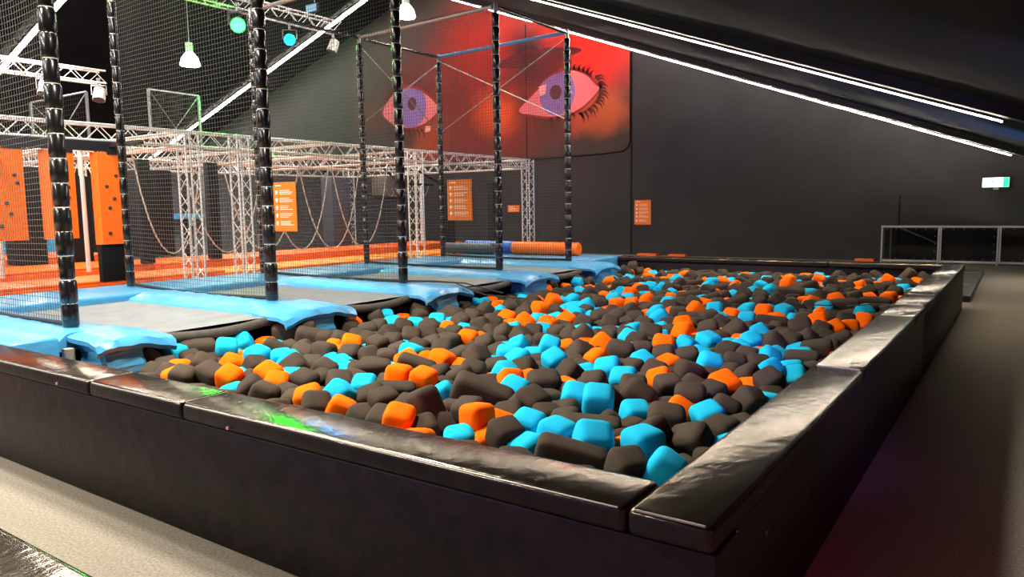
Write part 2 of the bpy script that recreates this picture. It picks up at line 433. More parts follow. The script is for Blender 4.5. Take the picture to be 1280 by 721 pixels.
(2,-833,692,427,173,166,166,27,18,105,9,6,2,2,2),
(0,-5312,1348,300,167,168,165,-36,24,-158,4,6,2,2,1),
(2,-2586,3653,458,176,169,177,-32,-5,-257,22,6,2,2,1),
(2,-4393,4206,494,216,176,185,15,-28,-308,20,2,1),
(1,-1787,4282,501,178,176,176,21,84,-174,23,6,2,2,2),
(2,-1606,523,436,188,164,164,29,-28,-244,1,1,1),
(2,-1939,397,429,193,167,167,-11,-20,293,1,4,2,2),
(2,-5313,1268,426,165,158,166,-6,-46,-271,4,6,2,2,0),
(2,-3251,2430,444,159,160,157,-25,-12,-235,16,6,2,2,1),
(0,-3769,2691,430,173,165,165,-30,14,-184,16,6,2,2,2),
(2,-2997,2907,500,165,158,165,-41,30,-267,17,2,1),
(2,-751,4448,500,165,158,164,-61,-64,-241,24,6,2,2,2),
(2,-3748,2389,512,165,158,163,-16,-26,-309,16,6,2,2,1),
(2,-3371,2663,500,165,158,160,-32,35,-243,16,6,2,2,2),
(2,-1951,3642,500,165,158,159,-27,-10,-307,23,6,0,0,2),
(2,-4352,2104,456,163,161,167,28,48,-157,15,3,0),
(1,-2361,3520,427,168,163,165,-53,-6,-240,22,1,2),
(1,-3892,2227,530,162,158,157,-42,-28,-230,16,1,1),
(1,-392,997,437,169,169,169,-1,1,-310,2,2,2),
(2,-2768,3245,455,166,162,167,-25,-61,-204,22,6,0,2,2),
(2,-1747,651,427,194,169,169,33,19,-262,8,6,2,2,2),
(1,-5314,1203,300,161,158,154,0,-3,-144,4,1,1),
(1,-3283,3028,503,169,164,165,-15,-17,-273,21,6,2,2,2),
(0,-2719,2998,500,160,158,152,-56,42,-304,17,7,2,2,2,1),
(2,-3729,2552,507,165,158,163,-40,-2,-278,16,6,0,2,2),
(2,-5312,1645,300,169,165,161,13,61,-170,4,7,1,2,2,2),
(2,-1060,711,398,175,150,150,12,-6,-313,9,6,2,2,2),
(2,-4504,2076,449,166,160,159,-25,20,-185,15,2,0),
(2,-1486,708,429,187,158,158,13,-10,239,8,6,1,1,2),
(2,-3332,2856,501,165,158,152,1,14,-190,16,6,2,2,1),
(2,-1059,1121,402,192,155,155,32,-23,-284,9,2,3),
(0,-3871,2340,428,161,160,158,-13,26,-260,16,6,2,2,2),
(1,-4170,2286,454,164,159,153,1,69,-161,15,0),
(0,-5313,1485,300,164,161,163,-12,-87,-229,4,6,2,1,2),
(2,-1868,551,355,189,167,167,21,9,-19,1,4,2,2),
(2,-3705,3151,455,169,167,175,-19,28,-207,21,6,2,2,2),
(1,-1458,420,411,172,172,172,-2,6,129,1,0),
(2,-4192,3176,500,180,174,182,-65,-34,-225,20,6,2,2,2),
(2,-5148,1749,337,159,159,166,-10,1,-203,4,7,2,2,2,1),
(0,-2072,3752,500,157,158,163,-63,-28,305,23,6,2,2,2),
(2,-2440,3596,529,165,158,158,-27,71,-288,22,6,1,2,1),
(2,-5310,2297,300,180,174,175,-31,-43,-185,4,4,1,0),
(2,-2510,724,408,213,172,172,-6,1,-262,7,2,0),
(0,-2690,4033,457,177,169,177,10,15,-218,22,2,1),
(2,-4025,2537,500,165,158,158,-16,34,-162,16,6,1,2,1),
(2,-5299,4574,300,225,176,177,-34,67,-288,4,7,1,2,2,2),
(2,-4239,2426,501,165,158,156,-40,-39,-215,15,6,2,2,2),
(2,-2153,3872,500,165,158,165,11,-36,282,22,6,0,2,0),
(2,-4094,2895,500,172,167,159,7,-79,309,16,3,0),
(2,-3968,3314,500,179,173,169,-48,23,-216,21,6,2,2,2),
(2,-650,1492,445,190,159,159,-2,-5,-282,14,6,3,2,2),
(2,-3487,3433,456,174,166,160,-17,-40,-208,21,6,2,2,1),
(2,-3753,2812,523,165,158,151,-69,-19,-242,16,6,2,2,2),
(1,-5312,1955,368,168,169,161,-35,42,-254,4,1,2),
(2,-3562,3072,457,167,167,166,8,18,-206,21,6,2,2,1),
(2,-2302,3858,500,165,158,163,5,-27,287,22,3,0),
(2,-2974,3409,500,165,158,163,25,-64,282,22,6,1,2,0),
(2,-5300,4688,420,223,176,182,-39,-8,-187,4,6,1,2,2),
(1,-3268,3186,453,161,158,164,-13,-56,-305,21,6,2,2,2),
(2,-4531,3051,467,179,173,170,-21,9,-213,20,6,2,2,2),
(2,-1219,739,432,173,172,172,-5,-19,-212,9,6,2,2,2),
(2,-1680,8556,503,250,176,176,23,28,-224,33,0),
(2,-533,1080,423,167,155,155,2,-21,92,2,3,1),
(2,-769,4998,500,165,159,158,-40,-34,-307,29,6,2,1,2),
(2,-2722,3861,455,169,166,169,-34,66,-272,22,3,1),
(0,-5312,2124,300,170,170,170,-66,57,-254,4,6,2,1,1),
(2,-680,5646,500,176,171,165,-72,-19,-273,29,6,2,2,1),
(2,-4406,2806,455,171,165,166,-48,-3,-223,15,3,1),
(2,-1265,7367,500,218,176,172,36,-85,236,34,1,2),
(2,-2880,3888,454,165,165,171,-3,39,-197,22,2,3),
(2,-2156,397,384,183,152,152,13,32,-220,1,4,2,2),
(2,-876,8110,507,227,176,174,-57,54,-264,34,1,0),
(1,-576,5263,500,166,161,166,17,9,-275,2,2,0),
(2,-3186,3451,500,165,158,165,-52,56,-287,21,6,2,2,2),
(1,-669,5122,500,159,158,164,-64,42,-255,29,0),
(0,-1200,4576,500,160,158,158,-46,-74,279,29,0),
(2,-2971,3615,500,165,158,155,-59,-4,-264,22,7,2,2,2,0),
(2,-1773,1019,357,195,157,157,-18,40,-11,8,4,2,1),
(0,-5310,2608,313,177,170,170,26,-48,-314,4,1,3),
(2,-4561,2553,462,165,158,165,-16,-4,-282,15,6,2,2,2),
(2,-417,1645,355,182,153,153,-1,0,76,2,2,0),
(0,-3037,3874,460,170,167,169,-53,-19,-231,22,4,2,2),
(2,-1079,960,411,173,163,163,-31,-30,-126,9,6,2,2,2),
(0,-2209,4129,500,161,158,163,-14,27,294,22,1,0),
(1,-5311,2445,352,168,168,172,-9,-1,-282,4,1,0),
(2,-3967,7440,505,250,176,183,-22,-12,-219,31,0),
(1,-3353,4031,510,173,167,175,-29,-65,-291,21,6,2,0,2),
(0,-2301,4938,513,179,173,168,9,56,-242,27,0),
(1,-3504,3989,448,176,169,167,-41,22,-313,21,6,2,0,2),
(2,-5186,3429,399,187,176,171,-4,-35,-250,4,7,2,2,2,1),
(2,-5301,4916,424,217,176,179,-45,33,-192,4,4,2,0),
(2,-1764,446,430,168,159,159,0,-17,169,1,6,2,2,2),
(2,-605,1213,379,167,156,156,1,0,-61,2,4,0,2),
(2,-2389,4746,455,175,167,165,-47,-24,307,27,0),
(2,-403,2013,415,192,159,159,-14,-15,-34,2,7,2,2,2,0),
(2,-4018,4075,500,182,176,180,30,-21,-301,21,2,1),
(2,-2816,391,386,193,161,161,2,-10,-137,1,3,2),
(2,-5311,2755,300,174,168,162,-11,-71,-267,4,7,0,2,2,3)
]
# smaller pieces between them: kind, position, rotation
DEEP = [
(0,-5313,2197,418,-67,40,-243),
(2,-1179,5085,450,6,85,-221),
(0,-1154,5660,455,-18,-25,-277),
(2,-1914,1240,413,22,-37,119),
(2,-2032,550,399,9,-20,167),
(2,-1656,4881,501,-26,-46,-313),
(2,-2170,4861,448,-88,13,-255),
(1,-3937,3549,453,-1,60,-185),
(2,-1642,5167,455,-40,-3,-280),
(1,-1368,5781,440,-22,9,-227),
(2,-3740,3396,455,-14,-3,-282),
(2,-5308,3487,300,11,-64,-303),
(2,-952,1282,431,-31,-21,56),
(1,-893,5476,500,-79,21,-294),
(2,-1957,4991,455,10,-11,280),
(0,-1711,5940,500,-34,21,282),
(0,-626,6341,500,-18,-57,248),
(2,-1309,1960,373,-11,3,93),
(1,-968,5970,500,15,-68,-301),
(1,-521,5702,500,-14,94,-196),
(2,-3429,3582,456,-63,-29,-195),
(2,-2590,4386,500,-59,-30,-268),
(2,-722,1664,371,-4,14,55),
(2,-5308,3696,305,-1,96,-196),
(2,-2811,4263,500,-45,-43,-292),
(0,-1330,5920,516,-14,-25,275),
(0,-3774,3613,434,-51,-22,-247),
(2,-3661,3717,500,18,26,-270),
(2,-1035,5546,502,-13,15,-294),
(2,-820,8685,500,-68,-15,309),
(2,-5296,6633,334,-16,-10,-238),
(2,-943,7706,501,-4,31,-291),
(2,-2703,4785,505,-26,42,-225),
(1,-1947,4675,500,-74,7,-240),
(2,-1252,1212,423,-13,26,40),
(2,-824,5723,501,-45,-29,-276),
(1,-3104,4072,502,-5,-40,-306),
(2,-2557,4719,451,-32,44,-253),
(1,-1523,5866,503,-68,2,313),
(0,-4175,3347,500,-31,-11,-223),
(2,-3628,3881,500,-60,-39,-267),
(2,-3870,3687,522,-40,49,-212),
(1,-2239,5790,502,3,83,-234),
(0,-398,1407,456,-1,-9,-170),
(2,-1844,5125,520,-11,20,-252),
(2,-1824,1381,410,-4,36,133),
(2,-2223,1228,427,6,7,-215),
(2,-3249,497,452,0,0,-241),
(2,-4073,3471,456,-67,-15,-255),
(1,-3052,4353,502,-39,-40,306),
(2,-1800,5248,438,-22,32,-283),
(0,-3043,4843,451,-22,44,-206),
(0,-1518,5274,500,-18,3,-297),
(2,-3091,4661,455,-35,-30,-258),
(2,-1456,1907,445,-5,27,175),
(2,-2349,1345,403,14,10,11),
(2,-5313,2926,418,-19,77,-181),
(2,-3684,4534,500,-45,13,-267),
(0,-3316,4590,455,-11,27,-237),
(2,-2360,602,440,-3,3,-31),
(1,-5310,3577,413,64,52,-132),
(0,-3416,4324,457,-15,4,-303),
(0,-4174,3676,500,-53,-3,-248),
(2,-795,1432,413,-14,-7,-145),
(2,-2663,434,406,-34,6,-113),
(0,-3475,4499,455,18,-17,-227),
(1,-5313,2893,300,-50,13,-209),
(2,-1540,1807,332,2,-4,272),
(1,-3683,4206,500,-37,-29,-300),
(2,-2882,4754,500,-33,22,-222),
(2,-385,2590,364,-2,-7,-168),
(2,-2673,1169,440,12,-6,-135),
(2,-1879,6982,506,-43,-9,311),
(2,-4800,3470,425,-30,8,-268),
(2,-2622,5073,456,-54,3,-270),
(0,-2192,635,417,6,-45,233),
(2,-1025,2043,418,25,17,-228),
(2,-5310,3951,430,-14,41,-244),
(0,-1358,6167,456,-24,-53,-287),
(2,-2265,5338,500,-12,0,-265),
(0,-4780,3665,432,-64,11,-230),
(2,-942,2221,418,-11,1,-281),
(2,-743,2073,395,-12,-41,-160),
(2,-421,2790,429,1,-48,275),
(2,-672,2284,376,37,-30,288),
(0,-3175,5199,435,-63,11,-253),
(2,-3485,1009,423,2,-28,-222),
(2,-1313,1376,458,-24,-29,181),
(1,-582,7729,502,-19,11,291),
(0,-5314,3048,319,-45,-15,-189),
(1,-1821,5721,456,-68,-5,299),
(2,-5313,3313,300,0,0,-154),
(2,-2284,751,345,-17,-24,-272),
(2,-2896,5078,500,24,-63,307),
(2,-595,9426,505,30,-73,224),
(2,-1321,8234,500,-50,-10,-307),
(2,-2009,1606,364,4,-2,-235),
(2,-1654,10401,504,14,80,-230),
(0,-3189,4794,504,23,-20,-298),
(2,-533,1991,318,19,-34,60),
(2,-3173,4971,500,-13,43,-192),
(0,-1041,6438,500,-53,24,-275),
(1,-3145,5437,438,-24,3,-237),
(2,-3004,759,425,-22,-35,3),
(2,-2402,1099,359,-10,-4,104),
(2,-3889,920,360,9,34,111),
(2,-3565,4841,422,15,-75,-314),
(2,-2803,5304,500,41,54,-178),
(2,-2121,820,341,0,0,146),
(1,-1439,1274,409,-4,-26,-158),
(0,-2665,6042,500,-62,9,296),
(2,-1560,1636,404,7,10,-108),
(2,-3517,573,394,4,-6,-46),
(0,-2485,5302,500,27,52,-186),
(2,-3858,600,440,-1,-22,-57),
(0,-2031,5808,502,-49,14,-296),
(1,-5310,4389,335,-13,-10,-244),
(2,-2665,5468,500,-12,33,-217),
(2,-4629,4349,441,3,32,-185),
(1,-2445,5559,442,-51,46,-247),
(2,-3275,5332,433,-73,-53,-267),
(2,-1193,6500,500,-14,-60,259),
(2,-2528,508,427,-32,-6,-152),
(2,-4005,6593,503,-19,87,-260),
(2,-4146,4952,500,-48,-2,-223),
(2,-2175,7294,502,-74,-8,-239),
(2,-4274,4645,502,-25,-78,-200),
(2,-2498,5683,513,-55,1,-277),
(1,-3644,4783,533,-28,-7,-193),
(1,-1856,775,422,31,2,-262),
(1,-2312,444,430,-26,5,258),
(2,-3809,442,440,1,-8,308),
(2,-1831,1788,365,3,10,78),
(2,-1952,2464,369,-2,2,163),
(2,-3847,4861,500,38,-61,281),
(0,-3291,5211,539,-5,51,-262),
(2,-1671,1778,438,13,-10,273),
(2,-4082,5363,455,-20,-28,-307),
(0,-4142,4730,452,-64,47,-281),
(2,-5313,3879,300,-40,53,-186),
(2,-3106,622,441,0,2,-76),
(2,-489,1801,439,23,-23,60),
(1,-2411,6448,455,-49,-19,-276),
(2,-2054,1324,432,6,1,-103),
(0,-3436,5206,492,-71,8,-287),
(0,-5309,5150,300,-37,-42,-252),
(2,-951,2381,425,1,0,-302),
(1,-866,1907,439,4,-6,-165),
(2,-5313,4022,300,-8,37,-156),
(2,-2283,6621,452,-31,3,-253),
(0,-1655,6647,418,-23,-17,-225),
(2,-2270,1523,422,-9,4,247),
(1,-3044,444,432,-3,-18,156),
(2,-3270,5461,528,-25,-23,-234),
(2,-1085,1819,429,-3,-4,-34),
(2,-1768,6520,500,-30,-6,297),
(1,-1256,6825,501,-81,-32,-242),
(2,-2865,1487,421,-11,-5,-114),
(2,-1910,2174,348,1,-14,36),
(0,-5313,4100,421,-47,-17,-207),
(2,-1763,1574,446,16,23,-199),
(2,-840,3120,362,7,-49,132),
(2,-1616,6721,537,-27,-68,-287),
(0,-2647,626,424,-17,-19,-309),
(1,-3022,5801,500,-27,18,-297),
(2,-3051,1147,408,39,31,161),
(2,-5043,4387,407,-26,-6,-183),
(1,-940,1704,400,1,0,132),
(2,-2785,1037,410,9,-12,-91),
(2,-2623,6355,456,-68,33,-269),
(2,-2836,545,425,-15,-5,-71),
(2,-3569,5008,455,-56,-71,-205),
(2,-2451,6258,501,-36,-28,-233),
(2,-5311,4797,300,-47,19,-302),
(2,-2120,1502,411,46,-3,170),
(0,-3929,5726,448,-3,29,-223),
(0,-2015,7883,503,-54,48,283),
(2,-3858,764,414,-8,4,80),
(2,-2815,734,415,0,17,107),
(2,-1640,1985,451,10,-11,-201),
(2,-3965,478,402,-5,7,-192),
(2,-1980,2298,433,-12,17,70),
(2,-2824,6164,500,-24,23,-269),
(1,-5314,4166,300,-22,49,-276),
(2,-607,8409,500,-55,-12,292),
(1,-2310,6327,454,46,24,-292),
(1,-3390,410,428,0,0,-266),
(2,-3439,5786,500,-53,2,-242),
(0,-3606,5326,455,-7,41,-251),
(2,-4150,1080,420,2,-2,92),
(2,-399,3024,430,-19,-3,91),
(2,-1293,2801,431,-12,-17,-183),
(2,-675,3194,406,-4,0,36),
(2,-3481,752,427,-1,-30,-128),
(1,-3165,5725,500,-10,6,-226),
(2,-1920,1933,371,-2,2,290),
(2,-4740,784,311,1,1,-264),
(2,-3597,395,436,-17,29,-9),
(0,-5309,5837,353,-81,-25,-268),
(2,-3639,5841,500,-30,-19,-295),
(1,-2069,1163,394,17,-2,89),
(2,-3306,6635,442,-5,-9,-266),
(2,-605,2834,451,-37,22,177),
(1,-3915,5517,527,-46,-20,-211),
(2,-1457,2219,340,-6,2,-120),
(2,-3244,1527,387,2,2,97),
(2,-5311,5237,426,-68,-13,-237),
(1,-1091,7297,500,-55,18,-239),
(2,-3423,1170,439,-1,9,292),
(2,-2111,7742,453,-53,-27,-271),
(1,-835,7951,450,-36,19,-256),
(2,-4213,5536,501,-58,97,-208),
(2,-1194,2212,373,1,0,241),
(0,-3782,5760,506,-4,45,-202),
(0,-423,2179,418,-1,1,-110),
(2,-526,2692,354,-16,-28,-175),
(2,-4365,388,423,-35,-4,301),
(0,-2545,6814,457,6,27,293),
(0,-3413,6512,454,-29,2,-307),
(2,-2637,1600,423,-16,11,285),
(0,-4033,5846,456,-39,-12,-240),
(2,-4514,417,346,-39,-14,-67),
(2,-2325,6978,500,5,50,-245),
(0,-3411,6126,500,-35,38,-279),
(2,-1144,2387,353,4,15,100),
(2,-3289,7002,447,-37,-53,-238),
(0,-485,2374,441,19,3,220),
(2,-3836,1429,404,-10,18,295),
(2,-4005,5575,428,-11,-40,-278),
(2,-5103,734,300,18,27,-141),
(1,-4311,5789,448,23,-53,286),
(1,-4542,5266,445,1,1,-252),
(1,-3032,6270,500,-41,56,-312),
(2,-1285,7877,500,-21,-27,286),
(2,-4259,1291,368,4,-10,293),
(2,-2306,2894,411,-15,-31,-183),
(2,-2633,7819,502,-13,17,-284),
(2,-2692,7290,441,-90,-2,-259),
(2,-5313,4984,300,-42,36,-242),
(2,-4115,9216,508,-40,-76,-279),
(1,-2571,8211,502,26,82,-225),
(0,-2278,8364,501,-16,-33,305),
(2,-3909,1690,356,-29,15,223),
(0,-5313,5076,431,-31,-19,-308),
(2,-2614,2098,431,-3,12,128),
(2,-777,3347,409,-3,7,-241),
(2,-1146,2898,387,38,-3,-158),
(0,-4107,412,467,8,20,-34),
(2,-559,4344,448,25,-30,18),
(2,-4832,1132,300,-9,-15,-190),
(2,-4306,5939,503,-72,4,-239),
(2,-5309,6331,333,-33,45,-266),
(2,-3143,7073,457,-8,21,-237),
(2,-3002,1880,411,-16,2,232),
(2,-3721,6813,449,-24,-73,-274),
(1,-3578,6208,500,-16,-36,-268),
(2,-3193,2148,424,9,2,156),
(1,-1766,2123,431,-8,15,-194),
(2,-1520,2404,409,17,-13,-32),
(2,-1152,3303,451,8,0,22),
(2,-2898,1323,385,1,5,-8),
(2,-386,3198,414,13,31,-219),
(2,-1188,2629,363,3,11,-86),
(2,-1938,2856,391,46,3,274),
(2,-2755,2003,426,-37,-9,-194),
(2,-1658,2251,414,-25,0,-89),
(2,-910,2660,437,36,3,-151),
(2,-1186,10675,500,-18,-48,308),
(0,-4562,5859,445,-39,-20,-198),
(2,-5258,5441,357,-21,-21,-306),
(2,-776,4320,346,-35,6,-291),
(2,-3647,714,420,-13,-38,3),
(2,-889,3449,348,16,-21,-183),
(1,-3445,6661,515,-21,104,-195),
(2,-702,3483,347,-39,-6,-192),
(0,-3128,7239,455,-27,49,-221),
(2,-671,2455,416,14,-11,-80),
(2,-1986,1760,401,-1,-32,186),
(2,-1826,3009,393,16,-14,9),
(1,-2946,6830,456,-10,-27,-237),
(2,-3283,661,430,-20,-1,-294),
(0,-3599,6724,508,17,-66,291),
(2,-4447,749,425,-26,5,145),
(2,-4329,6251,492,-74,-81,-289),
(2,-1229,8778,500,-6,-79,252),
(2,-1226,10060,503,-5,-80,302),
(2,-1348,9878,500,-59,54,-296),
(2,-1081,3445,359,-2,9,114),
(2,-2708,7424,515,-1,-51,299),
(2,-4056,610,431,-14,24,254),
(2,-4622,1022,300,5,5,-290),
(2,-5313,5598,330,-61,36,-289),
(1,-4251,505,423,31,-10,-165),
(2,-4796,393,300,-16,25,70),
(0,-3602,878,421,-32,-8,213),
(2,-4498,610,368,20,-8,-98),
(2,-4390,1790,396,11,-10,156),
(0,-2361,7433,455,-16,25,-212),
(1,-1100,8892,500,-59,31,302),
(0,-3370,7362,450,49,-75,297),
(2,-3517,1515,363,-24,17,-241),
(1,-5314,5302,300,-22,17,-212),
(2,-2198,2775,362,-3,10,237),
(2,-3440,7028,506,-76,7,-255),
(2,-2431,7731,501,-43,34,-229),
(2,-2743,7943,449,-37,-31,-218),
(1,-3690,548,406,0,-10,-191),
(2,-746,8924,500,-24,28,306),
(1,-3805,7678,457,-7,64,-196),
(2,-1362,2495,441,20,12,-89),
(2,-408,3783,402,-4,-3,172),
(1,-5309,7248,399,-57,-2,-275),
(0,-601,9145,455,-44,6,311),
(2,-2627,1803,358,5,1,147),
(2,-2560,1940,418,16,-25,221),
(2,-1461,3419,433,-25,-18,187),
(2,-2219,3203,430,14,37,-203),
(0,-2262,7990,455,-84,43,312),
(2,-4315,659,400,23,17,-191),
(1,-5312,6157,346,-41,-10,-284),
(2,-4025,1263,384,8,12,-98),
(2,-3219,7390,505,-81,-5,311),
(2,-2894,1159,413,1,9,-148),
(2,-3264,1777,364,-17,-26,-250),
(2,-2460,2270,408,0,0,208),
(2,-1719,3155,417,0,0,-107),
(1,-915,10088,500,34,-48,285),
(2,-5117,440,300,3,-16,186),
(2,-5169,1591,300,41,-19,21),
(2,-3075,1711,329,4,-2,201),
(2,-3694,9420,504,-45,-85,307),
(2,-4406,6685,483,-23,-88,-306),
(0,-5313,5989,357,8,27,-250),
(2,-2787,2328,347,-18,-10,-18),
(2,-2384,8095,500,-65,12,-245),
(2,-3719,1552,408,-21,2,-226),
(2,-2198,8942,455,-22,62,-228),
(2,-4598,865,354,8,-6,25),
(1,-786,2967,411,-10,-1,244),
(2,-4948,463,300,0,0,-52),
(2,-4192,748,342,-11,-12,-281),
(2,-866,4050,346,-9,-19,223),
(2,-1646,3758,402,-8,3,272),
(2,-3644,2336,366,-27,-7,-106),
(2,-4067,7033,500,9,-69,279),
(1,-2650,1406,422,-10,21,81),
(2,-1693,2701,431,1,-1,50),
(2,-2460,2087,411,4,31,-221),
(2,-1272,3723,425,-18,2,55),
(0,-3570,7568,500,-49,-18,-307),
(0,-4286,6819,455,-35,-14,-286),
(2,-4966,1574,300,4,-6,-249),
(1,-1797,9655,502,-28,-33,-298),
(0,-3372,7525,500,-43,-61,-256),
(1,-4281,896,459,31,1,-37),
(2,-4992,1410,300,-17,-11,-163),
(2,-457,3344,359,1,-11,240),
(2,-4137,1689,350,0,0,197),
(2,-2926,2212,366,-1,0,-194),
(2,-5309,7592,422,-47,6,-194),
(2,-1869,8650,441,-30,-35,-309),
(2,-3731,1310,443,-4,6,-188),
(2,-2228,2505,429,3,0,-74),
(2,-1080,9295,500,-14,5,-302),
(2,-1629,4120,430,-4,8,-237),
(2,-2298,2327,417,35,24,-10),
(2,-4469,1259,347,3,19,185),
(2,-4567,1391,375,6,4,238),
(2,-4875,685,300,-10,2,-244),
(0,-2891,7991,504,-48,44,293),
(2,-4295,1973,367,14,-23,49),
(2,-3414,1786,437,-15,0,-129),
(0,-5310,7362,300,8,6,-290),
(2,-1098,3811,373,-5,19,307),
(2,-1007,4420,412,7,-10,193),
(1,-2211,1691,426,-8,22,4),
(2,-1086,4557,358,29,27,-216),
(2,-5162,1408,300,-2,17,0),
(2,-3517,8133,445,-10,-24,-300),
(2,-1965,3337,418,-2,-19,21),
(0,-2912,9031,458,-49,10,-302),
(2,-984,3327,443,22,31,-212),
(2,-3440,2287,418,6,-5,246),
(2,-2127,2374,417,-13,-6,-155),
(2,-1108,4284,463,10,1,-294),
(2,-2495,2700,372,-5,28,42),
(2,-3337,1923,451,-3,-14,-164),
(2,-4667,568,348,7,-16,66),
(2,-3922,8565,455,-74,7,-309),
(2,-793,3659,360,-10,-21,155),
(2,-406,4257,429,4,20,262),
(2,-1543,3551,352,-10,10,43),
(2,-4571,2213,376,-22,-16,-263),
(2,-3382,8183,511,9,69,-220),
(2,-1498,4386,443,-6,9,-215),
(2,-5262,575,300,5,-1,210),
(1,-2000,8665,514,-95,18,293),
(2,-1986,3016,359,-17,-12,70),
(2,-3942,7777,455,18,37,-272),
(2,-515,10666,501,55,78,-272),
(2,-1612,3040,409,8,-7,161),
(2,-5170,1922,300,-23,22,-169),
(2,-4697,1999,314,25,15,122),
(2,-3717,2879,342,14,-7,-131),
(2,-2358,9008,500,27,-2,306),
(2,-582,4948,404,3,1,-220),
(1,-2938,8725,500,-43,-19,-243),
(2,-2260,9140,500,-46,33,-300),
(0,-5313,6893,336,1,6,-188),
(1,-565,10218,455,-28,-21,298),
(2,-2828,3603,404,1,0,-250),
(1,-5311,7882,300,-44,26,-255),
(0,-2009,9336,434,-11,-43,261),
(1,-416,4017,413,-3,-31,164),
(2,-1254,3010,424,2,-5,-283),
(2,-1956,9468,507,1,-22,269),
(2,-514,3490,428,24,-9,-92),
(2,-397,4959,444,-7,4,-119),
(2,-407,3621,427,-18,-18,-186),
(2,-584,4190,351,1,-1,50),
(1,-3266,8884,457,-23,80,-289),
(2,-5245,971,300,3,-9,-147),
(1,-2129,9287,515,-20,32,-255),
(2,-4893,924,303,-2,18,102),
(0,-3046,8588,502,-4,2,-301),
(2,-1568,3915,406,0,-5,235),
(2,-4072,8168,500,-19,37,313),
(2,-3760,8479,456,-8,-45,308),
(2,-828,4711,432,-1,0,-12),
(2,-2746,2711,398,0,-2,92),
(2,-3934,8315,501,-29,30,-247),
(2,-2927,1675,412,-1,-33,-199),
(2,-4310,1045,386,-5,-1,-273),
(2,-2507,3551,339,6,0,-201),
(2,-3589,2778,401,20,23,-211),
(2,-3082,8989,500,4,90,-214),
(2,-1700,2892,417,20,-16,134),
(0,-969,3695,439,35,-22,137),
(2,-5304,10674,488,-40,-5,291),
(2,-2930,2027,428,2,9,-225),
(2,-2657,3132,412,13,-4,-263),
(0,-1268,3413,395,27,28,14),
(1,-5311,8183,348,-19,-18,-252),
(2,-1183,4776,416,6,4,-151),
(2,-5002,1729,300,2,1,-116),
(0,-2560,9659,455,-16,-10,-289),
(2,-2507,3875,428,6,10,-246),
(2,-2314,3356,434,0,-1,-33),
(2,-1621,3436,435,17,20,201),
(2,-1872,4106,415,0,21,88),
(2,-3428,2818,358,-43,-4,-150),
(0,-673,3928,440,-19,3,-267),
(2,-4450,2332,390,0,-1,107),
(1,-5309,9126,330,-49,50,-300),
(2,-4615,2541,300,3,18,-191),
(1,-5200,7418,396,27,46,-175),
(2,-2500,3108,409,3,-4,-144),
(2,-5000,2071,300,-2,11,-67),
(0,-3181,1909,426,5,6,-1),
(2,-3005,2467,449,-11,5,170),
(2,-4537,1974,300,-8,-9,13),
(2,-1093,5394,425,-16,-18,-171),
(1,-5313,7532,300,-46,21,-225),
(2,-3309,3344,431,0,-1,65),
(2,-3247,3547,373,-10,-32,168),
(2,-2815,3409,433,-3,6,257),
(2,-4133,2518,362,40,3,-308),
(2,-1269,3161,375,-18,24,-183),
(2,-3336,9128,500,0,-89,300),
(2,-2499,3382,424,10,-10,59),
(2,-1795,3529,385,-6,2,116),
(1,-604,3770,415,-1,6,-22),
(2,-5313,7785,415,-19,40,-230),
(2,-4725,2207,324,-20,10,55),
(1,-4385,1406,378,-4,-12,203),
(2,-3020,9460,500,-21,17,-246),
(2,-1251,4926,450,0,0,-22),
(2,-2408,4543,421,-42,-11,9),
(0,-3673,8788,500,2,68,-220),
(2,-3726,2012,365,10,-28,84),
(2,-2945,3256,408,-18,15,-173),
(2,-4855,2015,300,-1,-1,71),
(2,-3544,1668,437,20,13,273),
(1,-3948,9249,451,-82,-1,-307),
(2,-5267,739,300,9,-5,137),
(2,-4398,8501,455,-65,37,-222),
(1,-1483,2803,395,16,-20,-43),
(2,-1873,4391,400,-22,9,59),
(2,-4816,2332,300,39,-10,286),
(2,-3583,3319,371,4,34,143),
(2,-3017,4201,442,-21,30,-121),
(2,-5051,584,300,0,0,-302),
(2,-2769,2546,440,-13,11,186),
(2,-654,4608,444,4,15,233),
(0,-5309,9586,323,0,83,-215),
(2,-1000,4680,444,24,-34,29),
(2,-5312,8463,300,-39,7,-216),
(2,-4029,2395,402,18,0,-162),
(2,-2995,4000,353,8,-19,-35),
(2,-4732,2659,316,-8,-7,-65),
(2,-4227,3531,429,-3,25,-152),
(2,-1083,4926,430,-9,2,312),
(2,-1057,4024,341,22,24,312),
(1,-5058,894,300,0,0,-220),
(1,-4200,8890,502,-21,-35,-305),
(0,-5309,9891,327,-1,-48,-285),
(1,-4699,8515,447,-45,25,-313),
(2,-2057,3173,431,-16,-40,-284),
(2,-4547,1530,300,16,15,275),
(2,-1486,4174,373,7,25,69),
(2,-3923,2807,450,1,6,-6),
(2,-4880,2173,300,35,24,313),
(2,-4089,3158,355,1,-12,135),
(2,-5313,8323,300,-65,-7,-262),
(2,-2004,4827,433,2,-2,-253),
(2,-1559,5466,430,31,-19,-91),
(0,-837,3796,453,48,-2,148),
(1,-4658,1787,354,3,5,-145),
(1,-2670,2875,382,19,6,4),
(2,-4873,3122,301,13,-8,189),
(2,-875,4872,418,7,-3,81),
(2,-2641,3480,441,-28,-28,-149),
(1,-3841,9543,500,2,27,-217),
(2,-4355,2468,392,9,-9,-196),
(1,-5312,8719,300,15,-48,281),
(2,-3704,2156,422,8,-1,26),
(0,-4079,1407,422,-24,26,143),
(2,-5009,2601,300,-1,-10,298),
(2,-4767,1419,300,6,2,-233),
(2,-3090,3132,386,-1,-29,168),
(2,-1706,5012,407,-3,2,-147),
(2,-1390,4690,421,10,22,104),
(2,-5189,8765,398,-31,37,-252),
(2,-2105,3656,353,0,0,130),
(0,-4873,1294,300,12,18,241),
